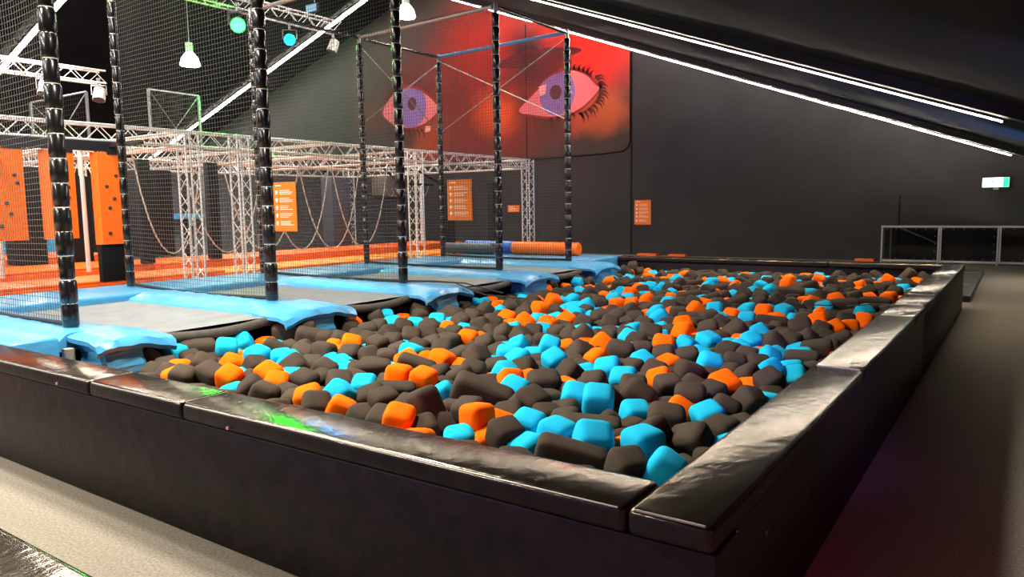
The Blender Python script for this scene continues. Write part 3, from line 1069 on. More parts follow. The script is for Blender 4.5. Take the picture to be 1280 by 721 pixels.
(2,-2250,3707,408,18,4,-74),
(2,-399,4627,437,1,-10,187),
(2,-3137,2973,431,14,-11,-233),
(2,-396,4807,363,28,0,182),
(1,-5157,1242,300,2,-1,-101),
(2,-2519,4037,424,34,30,252),
(2,-4264,2895,425,-5,1,130),
(2,-420,4436,372,-10,-24,-133),
(2,-5311,9731,350,27,-22,295),
(2,-1176,5256,353,-14,-26,-261),
(2,-4872,2482,319,-1,-1,117),
(2,-4432,3606,413,12,-12,20),
(2,-1439,4947,422,-3,-5,91),
(2,-3281,4421,438,-9,38,7),
(2,-881,4566,395,-6,1,-286),
(2,-1436,3739,369,-27,-26,8),
(2,-4717,1596,300,34,25,-117),
(0,-5229,8423,420,-70,-8,-309),
(2,-3191,4280,451,12,-32,-211),
(0,-3029,2674,440,13,-32,-243),
(0,-1331,4173,424,-1,1,279),
(2,-4516,3932,415,3,5,-289),
(2,-4342,3171,385,-2,-6,-307),
(2,-1384,5547,411,-11,-21,-259),
(1,-958,3898,425,6,7,61),
(2,-3891,2955,407,-21,12,-166),
(2,-5313,8996,330,25,76,-188),
(2,-3931,2651,404,-10,-3,-203),
(2,-3130,2812,405,12,-6,-17),
(2,-3918,3819,425,8,-3,48),
(0,-4695,9218,428,-26,-23,-285),
(2,-1317,4008,421,-8,-3,86),
(0,-4116,1944,407,-5,-7,296),
(2,-3843,3232,408,-30,23,-12),
(0,-4551,9873,447,-37,16,-253),
(2,-3480,3736,427,-3,26,257),
(2,-5313,9252,330,14,-58,292),
(2,-4976,2334,300,23,7,-5),
(2,-2133,4075,345,0,-1,287),
(0,-5309,10682,300,-45,83,-220),
(2,-3204,3882,417,-2,1,245),
(2,-2055,4561,427,18,-18,54),
(2,-4328,1642,371,-21,27,270),
(1,-5310,10517,401,-25,-20,-249),
(1,-3593,2605,418,-2,47,156),
(2,-1755,3983,408,32,-11,-301),
(1,-4986,1892,300,-7,-23,48),
(2,-4410,2960,387,22,-11,37),
(0,-4225,1804,417,8,-21,110),
(2,-4509,1671,365,8,-7,177),
(1,-3428,2973,428,12,43,202),
(2,-3048,3487,358,13,-10,256),
(2,-3253,2622,353,13,-1,237),
(1,-5003,1044,300,2,0,-268),
(1,-5313,9409,330,-16,-18,-274),
(2,-3136,3280,429,5,6,242),
(0,-5311,10208,300,-19,-40,293),
(2,-2575,4546,432,6,5,-169),
(2,-1468,6411,365,-26,33,206),
(2,-2905,4567,451,-13,2,-169),
(2,-2269,4003,397,-3,-5,-222),
(1,-5310,10684,300,-62,-46,-241),
(2,-1721,5540,356,7,-5,114),
(2,-628,6214,378,14,0,64),
(2,-3626,3529,434,-2,4,-72),
(2,-2951,3745,396,8,17,142),
(2,-1450,5128,440,24,-4,-188),
(2,-2379,4306,441,-35,8,254),
(2,-1909,5371,423,-11,-23,4),
(2,-1120,5931,414,6,-14,157),
(2,-5157,10685,424,-54,12,-212),
(2,-2231,5064,419,-40,9,38),
(2,-2516,4304,345,9,-17,267),
(2,-1744,4648,411,13,6,-60),
(2,-2043,5559,448,-15,-4,79),
(2,-403,5740,368,26,33,292),
(2,-635,5482,421,-18,21,-221),
(2,-1074,6126,432,9,8,-146),
(2,-2217,5456,351,-26,0,137),
(2,-462,6452,421,-12,0,-161),
(2,-929,5617,397,-13,-15,303),
(1,-2425,3728,425,12,14,276),
(2,-516,5099,419,2,-38,23),
(2,-4088,3322,346,-24,-16,228),
(1,-3874,2503,443,0,27,-119),
(2,-1810,3756,435,-5,22,-39),
(2,-4704,3869,341,-45,14,302),
(1,-1300,4371,426,-23,-2,-305),
(0,-1945,3501,420,-41,22,-249),
(2,-1300,4569,359,4,4,57),
(2,-2610,4895,414,-19,11,11),
(2,-4569,2706,382,-6,23,47),
(2,-4103,2704,433,8,-1,137),
(0,-4801,1866,300,-3,-2,-112),
(2,-3440,3253,407,2,-27,-31),
(2,-2331,5867,353,29,18,300),
(2,-1671,4454,342,-3,-1,71),
(2,-3087,4496,434,-15,26,114),
(2,-3507,4187,433,5,-8,8),
(2,-4005,4885,401,-3,4,119),
(2,-1228,5776,347,0,0,-227),
(2,-4604,3714,334,-17,32,-222),
(2,-5313,10065,345,-25,50,-225),
(1,-1022,5149,415,14,18,181),
(1,-531,4730,439,1,-3,-233),
(2,-907,6114,407,13,20,215),
(2,-2320,5208,408,15,-22,-86),
(2,-4037,4599,442,9,12,219),
(2,-2744,4417,422,-4,-7,-272),
(2,-651,5772,376,8,-1,-252),
(1,-2141,3480,403,-9,-3,-121),
(0,-2929,3088,418,0,-2,-87),
(2,-4351,3766,435,19,-5,-25),
(2,-1977,3887,422,31,3,107),
(0,-5313,10381,300,-62,12,-220),
(2,-4715,4030,300,17,-5,96),
(2,-1964,3743,341,-1,1,-280),
(2,-1840,4814,413,32,14,135),
(2,-1961,6359,429,23,-26,-252),
(0,-2020,4297,415,-11,39,235),
(0,-5145,2241,300,-3,38,-12),
(2,-3753,3810,396,-1,-48,303),
(2,-4876,3622,300,4,-1,-206),
(2,-4152,3792,369,-12,-4,-25),
(2,-4550,4127,350,39,14,132),
(2,-1031,6631,413,27,20,-312),
(2,-4849,1713,300,2,3,131),
(1,-5008,10688,404,-21,-53,-310),
(2,-4421,2613,405,17,-6,248),
(2,-2368,5372,368,2,8,257),
(2,-619,7564,446,-4,17,-120),
(0,-4263,2648,420,-2,-47,28),
(2,-4923,3434,300,1,-1,-183),
(2,-916,6510,412,14,17,26),
(1,-1558,4730,412,8,-1,-13),
(2,-2736,4577,429,0,0,305),
(2,-1500,6248,416,-31,29,-130),
(2,-3512,4660,421,-31,-7,75),
(2,-5313,10688,531,-58,14,-303),
(2,-5313,10688,435,-76,10,-223),
(2,-3579,4361,448,-44,-21,-95),
(2,-5313,10688,387,-56,1,311),
(1,-885,5251,420,-6,-21,-113),
(2,-3239,4125,422,-38,0,-55),
(2,-3817,4398,443,-17,24,48),
(2,-500,7074,435,-9,-10,-249),
(0,-5160,2500,300,2,-11,277),
(2,-5073,3357,300,23,-33,15),
(0,-3375,3870,446,-2,21,-266),
(2,-1801,6075,421,10,-3,188),
(2,-758,7104,387,-3,9,192),
(0,-2215,4336,411,-23,7,25),
(2,-4350,3965,431,-15,-3,-111),
(2,-1310,6484,354,6,-6,-273),
(2,-5155,4042,300,0,3,-202),
(2,-401,5971,421,18,-6,-248),
(0,-2635,4192,417,-4,-2,144),
(2,-4040,3957,361,-17,-4,241),
(2,-633,6471,379,-39,6,-114),
(2,-4942,3267,300,7,2,20),
(1,-4632,2383,332,8,6,-126),
(2,-5099,3192,300,-7,-11,308),
(2,-2094,5034,334,26,10,106),
(2,-798,5112,380,-17,5,-203),
(2,-544,5893,442,3,-10,-95),
(2,-2888,4101,440,-1,2,-216),
(2,-3659,4048,446,-3,-1,-301),
(2,-5033,3042,300,0,18,-250),
(2,-2155,6556,350,0,2,-279),
(2,-807,6947,421,-21,-19,-185),
(1,-5154,2075,300,16,-22,-49),
(2,-2094,5354,446,6,-4,-234),
(1,-1628,4285,433,-14,-19,-24),
(2,-652,6014,416,16,2,198),
(2,-3951,3104,422,-6,2,131),
(2,-785,5544,366,-2,5,292),
(2,-432,5308,423,-3,4,-48),
(2,-3282,5879,420,-25,28,1),
(1,-742,5353,444,-9,27,-201),
(2,-3408,5053,418,17,28,-166),
(2,-2059,6890,438,7,7,-56),
(2,-436,6705,409,-8,-6,243),
(0,-2389,4129,437,31,-7,120),
(0,-4543,3281,362,-9,-10,25),
(2,-4863,4404,300,-16,-5,-241),
(2,-2930,6087,381,2,-19,-255),
(2,-4313,4814,422,-14,34,161),
(2,-4189,4374,414,-46,-3,187),
(2,-3033,5676,352,-11,12,-103),
(2,-2748,4974,369,-6,-13,232),
(2,-5160,2661,300,3,6,140),
(2,-2877,6431,401,-37,15,-306),
(2,-2909,5170,342,-45,-5,-40),
(2,-1203,7198,435,14,-3,13),
(2,-1269,5393,405,-6,-6,-220),
(2,-2452,4958,425,12,-4,-309),
(0,-2185,4698,418,-32,-32,212),
(2,-2466,5124,417,0,-8,-71),
(2,-5158,3772,300,-36,-16,-99),
(2,-1894,5882,447,-32,11,-282),
(2,-1509,6569,395,31,-9,-138),
(2,-4356,3429,392,13,-3,183),
(1,-3152,3667,444,-6,-13,-307),
(2,-1478,6731,425,10,-5,248),
(2,-3880,4617,397,-35,0,180),
(2,-1973,5703,382,-10,6,-248),
(2,-2591,6190,440,28,-6,185),
(2,-1186,6281,431,14,-4,209),
(2,-2446,6609,384,19,26,112),
(1,-4664,3133,360,5,-3,39),
(2,-4692,4933,358,-6,4,314),
(2,-3743,5086,439,6,-44,17),
(2,-2811,5497,356,26,-9,86),
(0,-422,5509,408,-15,0,-148),
(0,-5055,2804,300,10,-16,-282),
(2,-1326,6647,425,-34,0,38),
(2,-1300,7704,423,-1,0,-305),
(2,-4889,2818,300,11,10,-301),
(2,-993,7063,444,-24,22,156),
(2,-3715,6016,412,1,1,263),
(2,-4740,5432,303,22,0,-189),
(0,-4625,3498,346,-12,8,0),
(2,-1906,6694,427,-6,6,-87),
(1,-4619,2933,327,4,-1,233),
(0,-801,5869,423,22,11,-130),
(2,-790,8466,435,-10,-21,-52),
(2,-4164,3019,419,-43,12,-119),
(0,-1872,5537,443,24,-36,-309),
(2,-4815,2954,308,1,-15,224),
(2,-2065,5955,436,2,9,181),
(2,-2149,6389,412,-22,33,-104),
(2,-1393,7217,419,20,20,299),
(2,-4186,4557,377,5,-26,-52),
(2,-3306,3700,445,-25,10,126),
(2,-3498,6713,344,-9,35,-274),
(2,-3425,5633,405,-4,6,-286),
(2,-2643,6915,370,-5,-9,304),
(2,-641,8095,419,6,-16,-106),
(2,-1621,6852,433,-30,14,294),
(0,-2246,4550,418,7,-25,221),
(2,-393,7601,440,-19,-17,-92),
(1,-1652,5795,404,-6,-2,8),
(2,-3845,4047,441,6,9,92),
(2,-2156,5216,380,32,-24,-25),
(0,-2889,4911,436,-9,0,221),
(2,-3043,5008,404,11,-18,175),
(2,-4340,4113,350,0,5,-108),
(2,-2931,5928,444,1,-9,73),
(2,-3226,6410,437,36,18,242),
(2,-395,8360,388,8,18,-252),
(2,-2283,7130,417,-5,3,-104),
(2,-1432,5369,387,-2,31,-208),
(2,-4156,5979,414,-11,18,-16),
(2,-1870,6221,412,10,8,-158),
(2,-4964,4687,300,1,9,254),
(2,-2068,6226,417,-13,-41,-311),
(2,-3763,5511,420,16,25,-81),
(2,-4997,5167,300,7,16,78),
(2,-4864,3879,300,-13,-4,138),
(2,-787,6396,432,11,14,-72),
(2,-4478,5150,346,-32,-10,-16),
(1,-2905,4345,390,-11,-27,-8),
(2,-2745,5173,422,-16,-35,312),
(2,-4136,6237,441,-1,0,-220),
(2,-3792,5873,372,1,-10,-298),
(2,-1618,7040,411,4,9,-150),
(2,-4711,4341,300,0,-6,23),
(2,-981,7217,364,-19,10,174),
(2,-4477,4314,380,-19,3,-222),
(2,-738,6586,430,17,0,115),
(2,-1667,6392,423,-14,-7,103),
(2,-1819,7282,418,16,4,279),
(2,-985,6867,395,16,20,-165),
(2,-1602,5626,424,-31,15,123),
(2,-2734,5885,461,-16,8,19),
(2,-5161,2944,300,-11,18,-100),
(2,-4535,4467,360,28,-15,211),
(2,-2663,5633,414,1,2,-117),
(0,-4190,3936,435,-2,9,-216),
(2,-5070,4510,300,3,-3,127),
(2,-417,7982,437,9,11,-188),
(2,-810,6243,400,3,14,-86),
(2,-5065,5395,300,0,13,-98),
(2,-3929,5038,438,-26,3,290),
(2,-989,7527,436,0,31,252),
(2,-1169,6709,434,-18,17,108),
(2,-5113,3588,300,8,4,182),
(2,-4576,5380,304,-9,9,303),
(2,-4491,5492,388,1,-1,-195),
(2,-3881,4238,391,-21,8,200),
(2,-3278,4903,365,4,-28,-72),
(2,-555,7274,358,2,-3,258),
(2,-4660,5222,329,-1,-1,260),
(2,-2525,7438,395,-20,6,-115),
(0,-1447,5989,409,-12,-47,55),
(2,-4790,4173,301,28,26,-59),
(2,-745,7816,429,-1,0,181),
(2,-4785,3288,315,-3,8,204),
(2,-4558,5016,356,-11,-8,-309),
(2,-4189,5675,413,5,8,-140),
(2,-3785,5336,434,4,-1,7),
(2,-1635,7503,444,8,21,213),
(2,-2795,5722,446,3,0,-57),
(2,-537,8508,363,3,9,-98),
(2,-3396,7185,419,28,-9,-124),
(2,-1135,8547,441,14,-28,-212),
(2,-5152,4354,300,45,5,-274),
(2,-1468,7635,433,0,-5,-299),
(2,-4695,6268,303,-2,8,-68),
(2,-397,9329,412,-29,16,-271),
(2,-515,7442,403,10,-20,255),
(0,-1628,6145,439,0,26,117),
(2,-2152,5695,378,15,-11,227),
(2,-828,7257,421,-11,-13,308),
(1,-990,5782,402,-34,6,53),
(2,-1529,7912,410,-24,3,-261),
(2,-1127,7756,453,3,21,259),
(2,-4744,4598,322,15,-39,259),
(2,-2699,7064,422,5,2,104),
(2,-4564,6361,360,-5,-6,-265),
(2,-2953,5545,431,-13,-41,194),
(2,-2729,6501,447,-1,3,-261),
(2,-774,8232,430,19,16,-22),
(2,-2084,7451,422,-13,1,313),
(2,-4330,4457,454,-17,4,8),
(2,-459,6215,439,-5,16,-39),
(1,-621,6694,402,-4,30,43),
(2,-2258,6149,428,16,-14,52),
(2,-3901,5210,433,42,-8,180),
(2,-4993,4044,300,-32,18,216),
(1,-1713,5389,409,-19,-19,240),
(0,-3373,4764,402,-8,16,-81),
(2,-4001,4348,427,-7,-14,-261),
(2,-4311,5157,437,-28,-16,-105),
(2,-1437,8285,353,2,6,263),
(2,-3739,4893,362,1,2,38),
(2,-2523,7685,340,-11,6,25),
(2,-1564,8679,433,13,22,202),
(2,-2077,8104,426,-1,0,-88),
(2,-1354,7538,345,-10,-11,-50),
(2,-2275,7791,420,-21,0,-1),
(2,-4792,5054,302,2,-8,-17),
(2,-1133,7595,396,24,-14,140),
(2,-1427,7797,379,-13,21,81),
(2,-2854,6974,411,1,3,-61),
(2,-1786,8963,353,7,9,-222),
(2,-2474,5826,428,-1,-1,41),
(0,-1237,6045,407,18,-6,25),
(2,-1862,7806,445,-4,-4,-224),
(2,-2094,6715,398,-9,25,241),
(2,-1629,7695,347,-24,4,91),
(2,-2451,7843,321,9,7,137),
(2,-4295,5433,358,1,-1,-191),
(1,-2226,5986,412,24,-3,-269),
(2,-515,6917,407,11,-34,239),
(2,-5122,4199,300,-4,-1,18),
(2,-5008,6815,300,0,7,-51),
(2,-2363,5710,415,0,-1,49),
(2,-3930,5413,368,5,-9,-260),
(2,-1904,6530,392,-1,-1,-92),
(2,-3481,6861,426,-18,-10,-72),
(2,-3566,7173,406,-20,2,-217),
(2,-5196,5902,300,5,1,-103),
(2,-2458,5985,410,-32,-8,-139),
(2,-4521,6194,356,12,-38,-272),
(2,-4170,6617,422,29,21,271),
(2,-4988,4978,300,29,16,-294),
(2,-2187,6994,398,30,40,201),
(2,-1670,7990,359,-10,0,63),
(2,-5150,4707,300,-18,-7,76),
(2,-2465,8335,435,24,0,-1),
(2,-786,9058,368,4,12,-278),
(2,-4150,5146,426,6,2,-313),
(2,-2116,8285,395,-6,0,-102),
(2,-4731,4758,300,17,-25,240),
(2,-5067,3903,300,-2,-9,243),
(2,-4901,5541,300,1,0,-311),
(2,-3416,6013,347,2,-1,278),
(1,-4840,4883,300,-35,23,233),
(1,-4167,4184,433,19,-2,-167),
(2,-2409,6136,363,5,15,-253),
(2,-4800,5735,300,10,33,154),
(0,-1027,6281,442,-3,4,-79),
(2,-2352,9120,349,-5,1,108),
(2,-2886,6594,423,-10,0,-151),
(2,-1442,6975,407,-10,2,179),
(2,-4478,4819,380,2,-10,27),
(2,-3656,7754,414,2,-13,220),
(1,-5007,3720,300,13,12,-201),
(2,-4906,5888,300,-7,-35,-28),
(2,-826,6786,386,9,17,-85),
(2,-853,10385,390,4,31,-159),
(2,-2395,6920,345,-7,3,-243),
(2,-4119,7380,414,25,20,-206),
(2,-3031,5296,431,15,-25,-193),
(0,-3103,6082,429,-11,8,-115),
(1,-2264,5589,446,1,-22,-126),
(2,-2106,8451,430,-1,-1,-51),
(2,-3962,6895,420,-44,10,-288),
(2,-873,7413,429,10,40,-227),
(2,-5154,5227,300,-19,34,-229),
(2,-3215,7591,478,-3,-17,107),
(1,-2635,5296,446,-26,-30,74),
(2,-457,8804,439,-30,-12,150),
(2,-3060,6597,414,2,1,-116),
(2,-5165,4898,300,9,38,201),
(2,-4953,5699,317,10,1,-40),
(2,-4521,5671,361,-14,42,-101),
(2,-4698,7565,300,16,2,241),
(2,-4886,6593,300,21,6,296),
(2,-3570,5512,428,-22,-14,-273),
(2,-958,8358,428,-1,7,167),
(2,-1811,8071,439,-10,29,301),
(2,-4369,5012,384,3,2,196),
(2,-1617,9900,427,10,11,-274),
(2,-535,9670,420,-20,-12,-78),
(2,-2366,7592,453,0,5,228),
(2,-2130,7189,369,-15,-7,15),
(2,-4311,7003,417,-4,-12,153),
(2,-4448,6017,394,44,-9,-305),
(2,-658,6861,450,10,1,125),
(2,-4453,6916,391,-29,-4,-41),
(1,-397,7197,416,-4,-1,-232),
(0,-3777,4738,422,-6,-12,-270),
(2,-1908,6882,367,-3,-6,-293),
(2,-1184,10209,415,-21,-28,184),
(1,-990,7897,406,-8,6,262),
(2,-1759,6969,374,2,16,179),
(2,-4522,7246,376,-5,-6,-170),
(0,-3232,5615,394,0,-1,33),
(2,-594,10051,411,-6,-4,-281),
(2,-1600,7282,424,-20,18,-264),
(2,-1351,8060,430,10,-1,-250),
(2,-4369,8328,418,-3,3,262),
(2,-3121,6846,444,-19,-7,-180),
(2,-4254,6414,434,-14,5,-36),
(2,-2172,8660,425,-1,0,271),
(2,-820,7608,423,-17,37,-126),
(2,-1675,7838,422,17,-44,-224),
(2,-2826,7596,434,-8,-16,4),
(1,-3889,6005,409,-6,22,-29),
(2,-3084,5911,381,45,1,150),
(2,-3811,7266,428,-31,4,212),
(2,-4678,6956,300,-8,7,81),
(2,-1272,6938,359,-1,25,-172),
(2,-3633,5675,401,-21,-31,274),
(2,-4725,7403,333,5,2,250),
(1,-3574,5165,418,5,10,128),
(2,-4295,6080,416,10,6,88),
(1,-4501,4624,386,-26,-29,172),
(2,-3898,6463,429,-19,21,-155),
(2,-4132,7207,429,1,0,-241),
(2,-2999,8416,409,35,-13,-268),
(2,-5038,7925,300,49,3,-202),
(2,-4616,6038,344,17,-13,115),
(2,-1052,10445,427,10,-3,71),
(2,-2990,7137,394,-28,-23,121),
(0,-2561,7171,421,6,7,-41),
(2,-1780,6789,424,-4,-39,102),
(2,-3081,6447,369,-29,18,-43),
(0,-1153,7031,434,1,-1,305),
(2,-420,10078,448,15,-27,-273),
(2,-1987,7325,423,0,0,-84),
(2,-1840,7537,432,-11,0,221),
(2,-2776,6300,419,7,-18,253),
(2,-4893,7393,300,2,-3,12),
(1,-1466,7440,434,6,10,290),
(2,-3243,6251,408,13,-27,-4),
(2,-4936,6073,300,-38,-4,130),
(2,-4817,5278,300,-33,-2,-159),
(2,-3523,5958,465,4,18,94),
(2,-4393,6394,338,0,-23,133),
(1,-2215,7548,404,12,1,-83),
(2,-2828,7430,386,-6,-16,122),
(2,-4095,6458,411,-10,0,-217),
(0,-680,7382,409,5,-5,-289),
(2,-5091,6557,300,-3,3,189),
(1,-4970,4258,300,27,-7,152),
(2,-4008,6127,409,1,-1,-106),
(2,-3640,8596,433,-5,5,-275),
(2,-4701,6510,328,31,-16,-257),
(2,-3234,7959,424,-21,9,218),
(2,-4432,5861,336,12,-23,52),
(2,-420,8623,441,-27,13,301),
(2,-4401,7724,408,8,-12,129),
(0,-1794,7120,445,-18,-3,-219),
(2,-1705,8338,429,2,27,-260),
(2,-431,7789,416,-12,-33,-193),
(2,-1483,8981,432,11,-32,-295),
(2,-594,9850,436,-6,-2,-258),
(2,-3560,6101,350,-16,-27,-67),
(0,-962,8521,428,12,-13,-46),
(2,-2263,8201,433,11,3,96),
(1,-2841,7214,429,9,-6,-287),
(0,-3428,5450,407,-17,9,215),
(2,-3774,6653,410,-26,10,268),
(2,-1269,9313,433,0,2,-56),
(2,-1723,8189,352,1,30,-148),
(2,-995,9251,352,-1,-1,137),
(0,-3323,6810,464,-3,8,239),
(2,-1434,9460,431,5,-2,-165),
(1,-1305,7073,437,-6,38,-235),
(2,-2802,8549,445,0,-11,267),
(0,-2621,6620,420,7,-15,66),
(2,-571,7869,405,-5,6,-155),
(2,-1968,8361,401,1,-6,-52),
(2,-679,9575,441,-34,23,75),
(2,-4479,7081,379,-5,12,-132),
(2,-1541,8405,417,5,11,81),
(1,-3735,6215,441,14,-17,184),
(2,-3138,7744,407,30,-18,-60),
(2,-2817,8702,373,3,-14,-202),
(2,-1527,10557,417,7,-3,-238),
(2,-410,9848,421,47,5,-70),
(2,-1967,9188,361,3,-37,14),
(2,-4420,7463,388,-1,-2,130),
(0,-1082,8037,424,-5,11,-307),
(2,-3429,6319,434,-16,-13,196),
(2,-4882,6907,300,-20,3,199),
(2,-2515,9120,433,-38,-9,-7),
(2,-1247,8369,405,2,-14,-67),
(1,-1368,8554,435,0,1,23),
(2,-2815,8296,408,10,7,265),
(2,-1922,7984,361,-8,1,-15),
(2,-1842,8488,444,-3,2,8),
(2,-5109,5749,300,36,-2,-79),
(2,-3689,8982,393,1,6,-49),
(2,-878,9794,436,12,-20,-179),
(2,-2792,6733,426,-7,7,-287),
(2,-4813,8218,306,-8,-1,126),
(2,-393,9532,428,37,-10,-126),
(0,-3809,6965,431,24,2,-29),
(2,-3419,8514,464,-38,-10,-199),
(2,-3487,7485,346,-17,-28,-140),
(0,-599,8940,409,-2,14,-308),
(2,-2465,8862,414,3,-4,61),
(2,-4362,5605,421,-1,-38,-249),
(2,-4241,8735,405,-7,5,210),
(2,-4910,8512,300,-23,-15,133),
(2,-4133,7869,433,7,2,296),
(2,-4313,7906,390,17,7,261),
(2,-1464,9146,453,2,-1,112),
(1,-4697,5845,346,0,9,-265),
(2,-674,8754,404,29,-5,-116),
(0,-1121,7432,404,26,-11,215),
(2,-1157,9621,421,-1,3,3),
(2,-1324,9065,433,7,13,265),
(2,-924,8795,413,-11,1,-54),
(0,-3018,6965,394,-25,-26,126),
(2,-3174,8642,405,-15,-7,217),
(2,-3098,9388,359,-20,6,-230),
(2,-3625,6581,432,-13,-2,200),
(2,-3322,8727,426,-13,-9,-220),
(2,-4813,7212,300,25,24,293),
(2,-4779,9376,300,-6,29,-94),
(2,-4972,7251,300,-7,-14,291),
(2,-3653,6411,435,-34,-16,22),
(2,-1143,9131,398,1,0,259),
(2,-2660,10672,424,0,0,151),
(2,-3601,7352,412,29,-26,83),
(2,-4861,6227,300,1,4,14),
(2,-2708,9560,412,-10,33,-267),
(2,-2691,10133,442,-3,-32,-288),
(2,-2624,9239,447,-1,0,-229),
(2,-4331,9161,419,-38,25,169),
(2,-4242,9306,417,-11,-27,11),
(2,-3796,9981,417,16,7,218),
(0,-3264,6051,416,24,-5,-162),
(0,-1984,7157,426,-7,-13,150),
(2,-2997,7370,419,10,-19,-68),
(2,-4673,8677,321,19,35,239),
(2,-3069,9152,427,-30,-30,25),
(2,-2479,10657,421,5,0,-176),
(1,-504,8215,412,2,7,258),
(2,-1570,10257,431,24,-35,216),
(2,-4362,7277,412,-17,25,-260),
(1,-2216,6825,433,-15,5,-153),
(2,-2910,10328,428,17,-40,38),
(2,-4653,8243,331,-3,1,-312),
(2,-4571,7405,394,15,11,300),
(2,-416,10632,361,2,-5,-281),
(2,-4522,8382,332,4,23,-311),
(2,-5002,8671,300,-23,8,263),
(2,-3828,8310,359,-17,18,280),
(2,-3697,9550,376,9,3,135),
(2,-3439,7674,427,2,1,-226),
(0,-3890,6286,403,-17,11,27),
(2,-4737,7719,322,3,-15,129),
(2,-1612,9682,419,30,13,177),
(1,-5067,5970,300,26,0,260),
(0,-2888,7773,424,13,-36,-289),
(2,-2613,10306,419,21,-7,91),
(2,-3046,7939,435,-15,39,107),
(2,-2606,8526,430,-8,36,-244),
(2,-5151,5550,300,12,-15,161),
(0,-2522,7010,422,38,-8,-60),
(2,-1431,9296,388,35,12,263),
(2,-3589,7910,428,19,-6,282),
(1,-667,9296,404,3,20,-15),
(1,-1243,8926,403,-6,-4,-180),
(2,-1417,8696,361,1,49,259),
(2,-4295,8991,404,0,5,85),
(2,-3385,9758,424,15,-4,-18),
(2,-1395,10409,418,-20,8,204),
(1,-2654,7607,438,39,16,-303),
(2,-3884,9673,364,-35,4,-62),
(2,-2061,10218,423,9,-12,52),
(2,-4391,10036,394,-8,12,198),
(2,-3255,8128,422,-8,10,257),
(2,-5206,6061,300,10,12,108),
(2,-4866,6430,300,12,-4,-299),
(2,-2265,10079,404,-4,3,-286),
(2,-930,9010,418,-39,6,-217),
(2,-4344,6549,408,-6,-21,-129),
(2,-5172,7268,300,22,-21,274),
(0,-4766,6806,330,1,-4,-17),
(2,-2208,9679,363,-2,-5,141),
(2,-4840,8671,300,-25,1,1),
(2,-1020,10609,456,3,-7,-88),
(2,-1064,8197,429,2,15,66),
(2,-2253,8523,387,-22,-18,-295),
(2,-4544,8550,359,0,-3,211),
(1,-2376,7263,402,2,18,-281),
(2,-1882,9060,460,6,-13,-75),
(2,-4103,8009,357,-24,18,27),
(2,-2003,7601,439,14,24,71),
(2,-1762,9811,439,25,-8,87),
(2,-1527,8073,413,-1,1,-137),
(2,-4746,8916,314,-12,3,271),
(1,-1069,8723,440,35,18,-3),
(2,-3476,8294,431,0,0,269),
(2,-4501,6516,381,12,6,-139),
(2,-3777,7864,371,5,-31,158),
(2,-629,10361,371,-16,-15,137),
(0,-4776,6027,300,-4,3,-241),
(2,-2881,10167,417,4,6,13),
(2,-815,10226,358,6,12,39),
(2,-1059,10103,396,-17,-14,76),
(1,-5084,6148,300,10,-17,-73),
(2,-3207,9950,403,-16,-10,-287),
(2,-437,9180,348,-26,-5,300),
(1,-4682,5586,300,5,1,116),
(1,-1644,8894,421,-11,-29,216),
(2,-4871,9233,300,5,18,208),
(2,-3540,9167,385,10,-3,239),
(2,-403,10255,410,-1,6,-294),
(2,-4890,9498,300,-4,11,171),
(2,-4753,8534,300,21,17,231),
(0,-825,9440,433,27,8,69),
(2,-3508,8704,433,34,24,-124),
(2,-1870,8852,447,15,0,95),
(1,-2069,8826,430,-3,-30,-272),
(2,-2934,10675,416,26,-27,-67),
(2,-1770,9205,426,-33,32,67),
(0,-5145,6725,300,-4,-10,-117),
(2,-1632,9511,367,-5,-44,187),
(2,-973,9506,441,4,-7,-116),
(2,-4864,7591,300,9,-1,-226),
(2,-1756,10075,417,-1,-21,187),
(2,-4210,8452,409,1,1,-114),
(0,-457,9020,437,4,-10,-115),
(0,-1575,8238,443,-7,27,126),
(2,-3405,8978,420,-15,-11,-80),
(2,-1891,8220,416,8,20,143),
(2,-5159,8653,300,2,-7,-205),
(2,-2123,9961,400,1,-5,-150),
(2,-2916,9172,371,-15,44,-2),
(2,-4222,10028,404,3,4,-210),
(1,-5079,7135,300,-17,3,204),
(2,-2324,9272,415,-2,-7,267),
(2,-3403,10579,341,17,46,271),
(2,-4819,7046,300,-10,-16,209),
(1,-685,8595,423,0,1,203),
(2,-5155,8402,300,19,-38,203),
(2,-4498,8221,377,-18,20,95),
(2,-2253,10245,424,19,-42,171),
(2,-1729,8746,429,12,-5,296),
(1,-3923,6722,423,41,8,-150),
(2,-3803,7120,371,-34,15,208),
(2,-4989,9370,300,-4,2,267),
(2,-2977,9838,436,1,0,-104),
(2,-1736,10258,431,-16,45,282),
(0,-3966,7192,397,17,-15,-218),
(2,-720,9740,436,-5,-27,-114),
(2,-4056,9788,431,-31,22,241),
(2,-2403,9706,398,9,5,-132),
(2,-4634,6687,363,25,24,-255),
(2,-3092,8834,428,8,-5,-243),
(2,-4055,10531,404,-5,-24,193),
(2,-3194,9257,403,6,-16,-157),
(2,-2797,10536,441,-22,-16,279),
(2,-3634,8253,443,-13,-36,209),
(2,-750,10097,426,4,4,-216),
(2,-2421,10283,425,28,30,-104),
(2,-4410,9612,397,22,0,130),
(2,-2931,10482,367,-10,44,-165),
(2,-1999,10067,442,2,3,-35),
(2,-2546,9480,422,3,-10,-12),
(2,-5058,7387,300,4,32,142),
(2,-2405,8489,442,-1,-4,-69),
(2,-5107,7766,300,-1,0,-65),
(2,-3428,7836,401,-4,9,-72),
(2,-4821,10671,300,0,15,-19),
(2,-1412,10247,428,-16,-10,-87),
(2,-2181,10677,373,5,26,-217),
(2,-3212,9030,392,19,-36,38),
(2,-3827,8889,426,-21,-7,-30),
(0,-4265,7511,399,3,6,-215),
(2,-840,9606,429,17,14,162),
(2,-4892,7774,300,-29,-5,-185),
(2,-2473,10127,453,11,3,165),
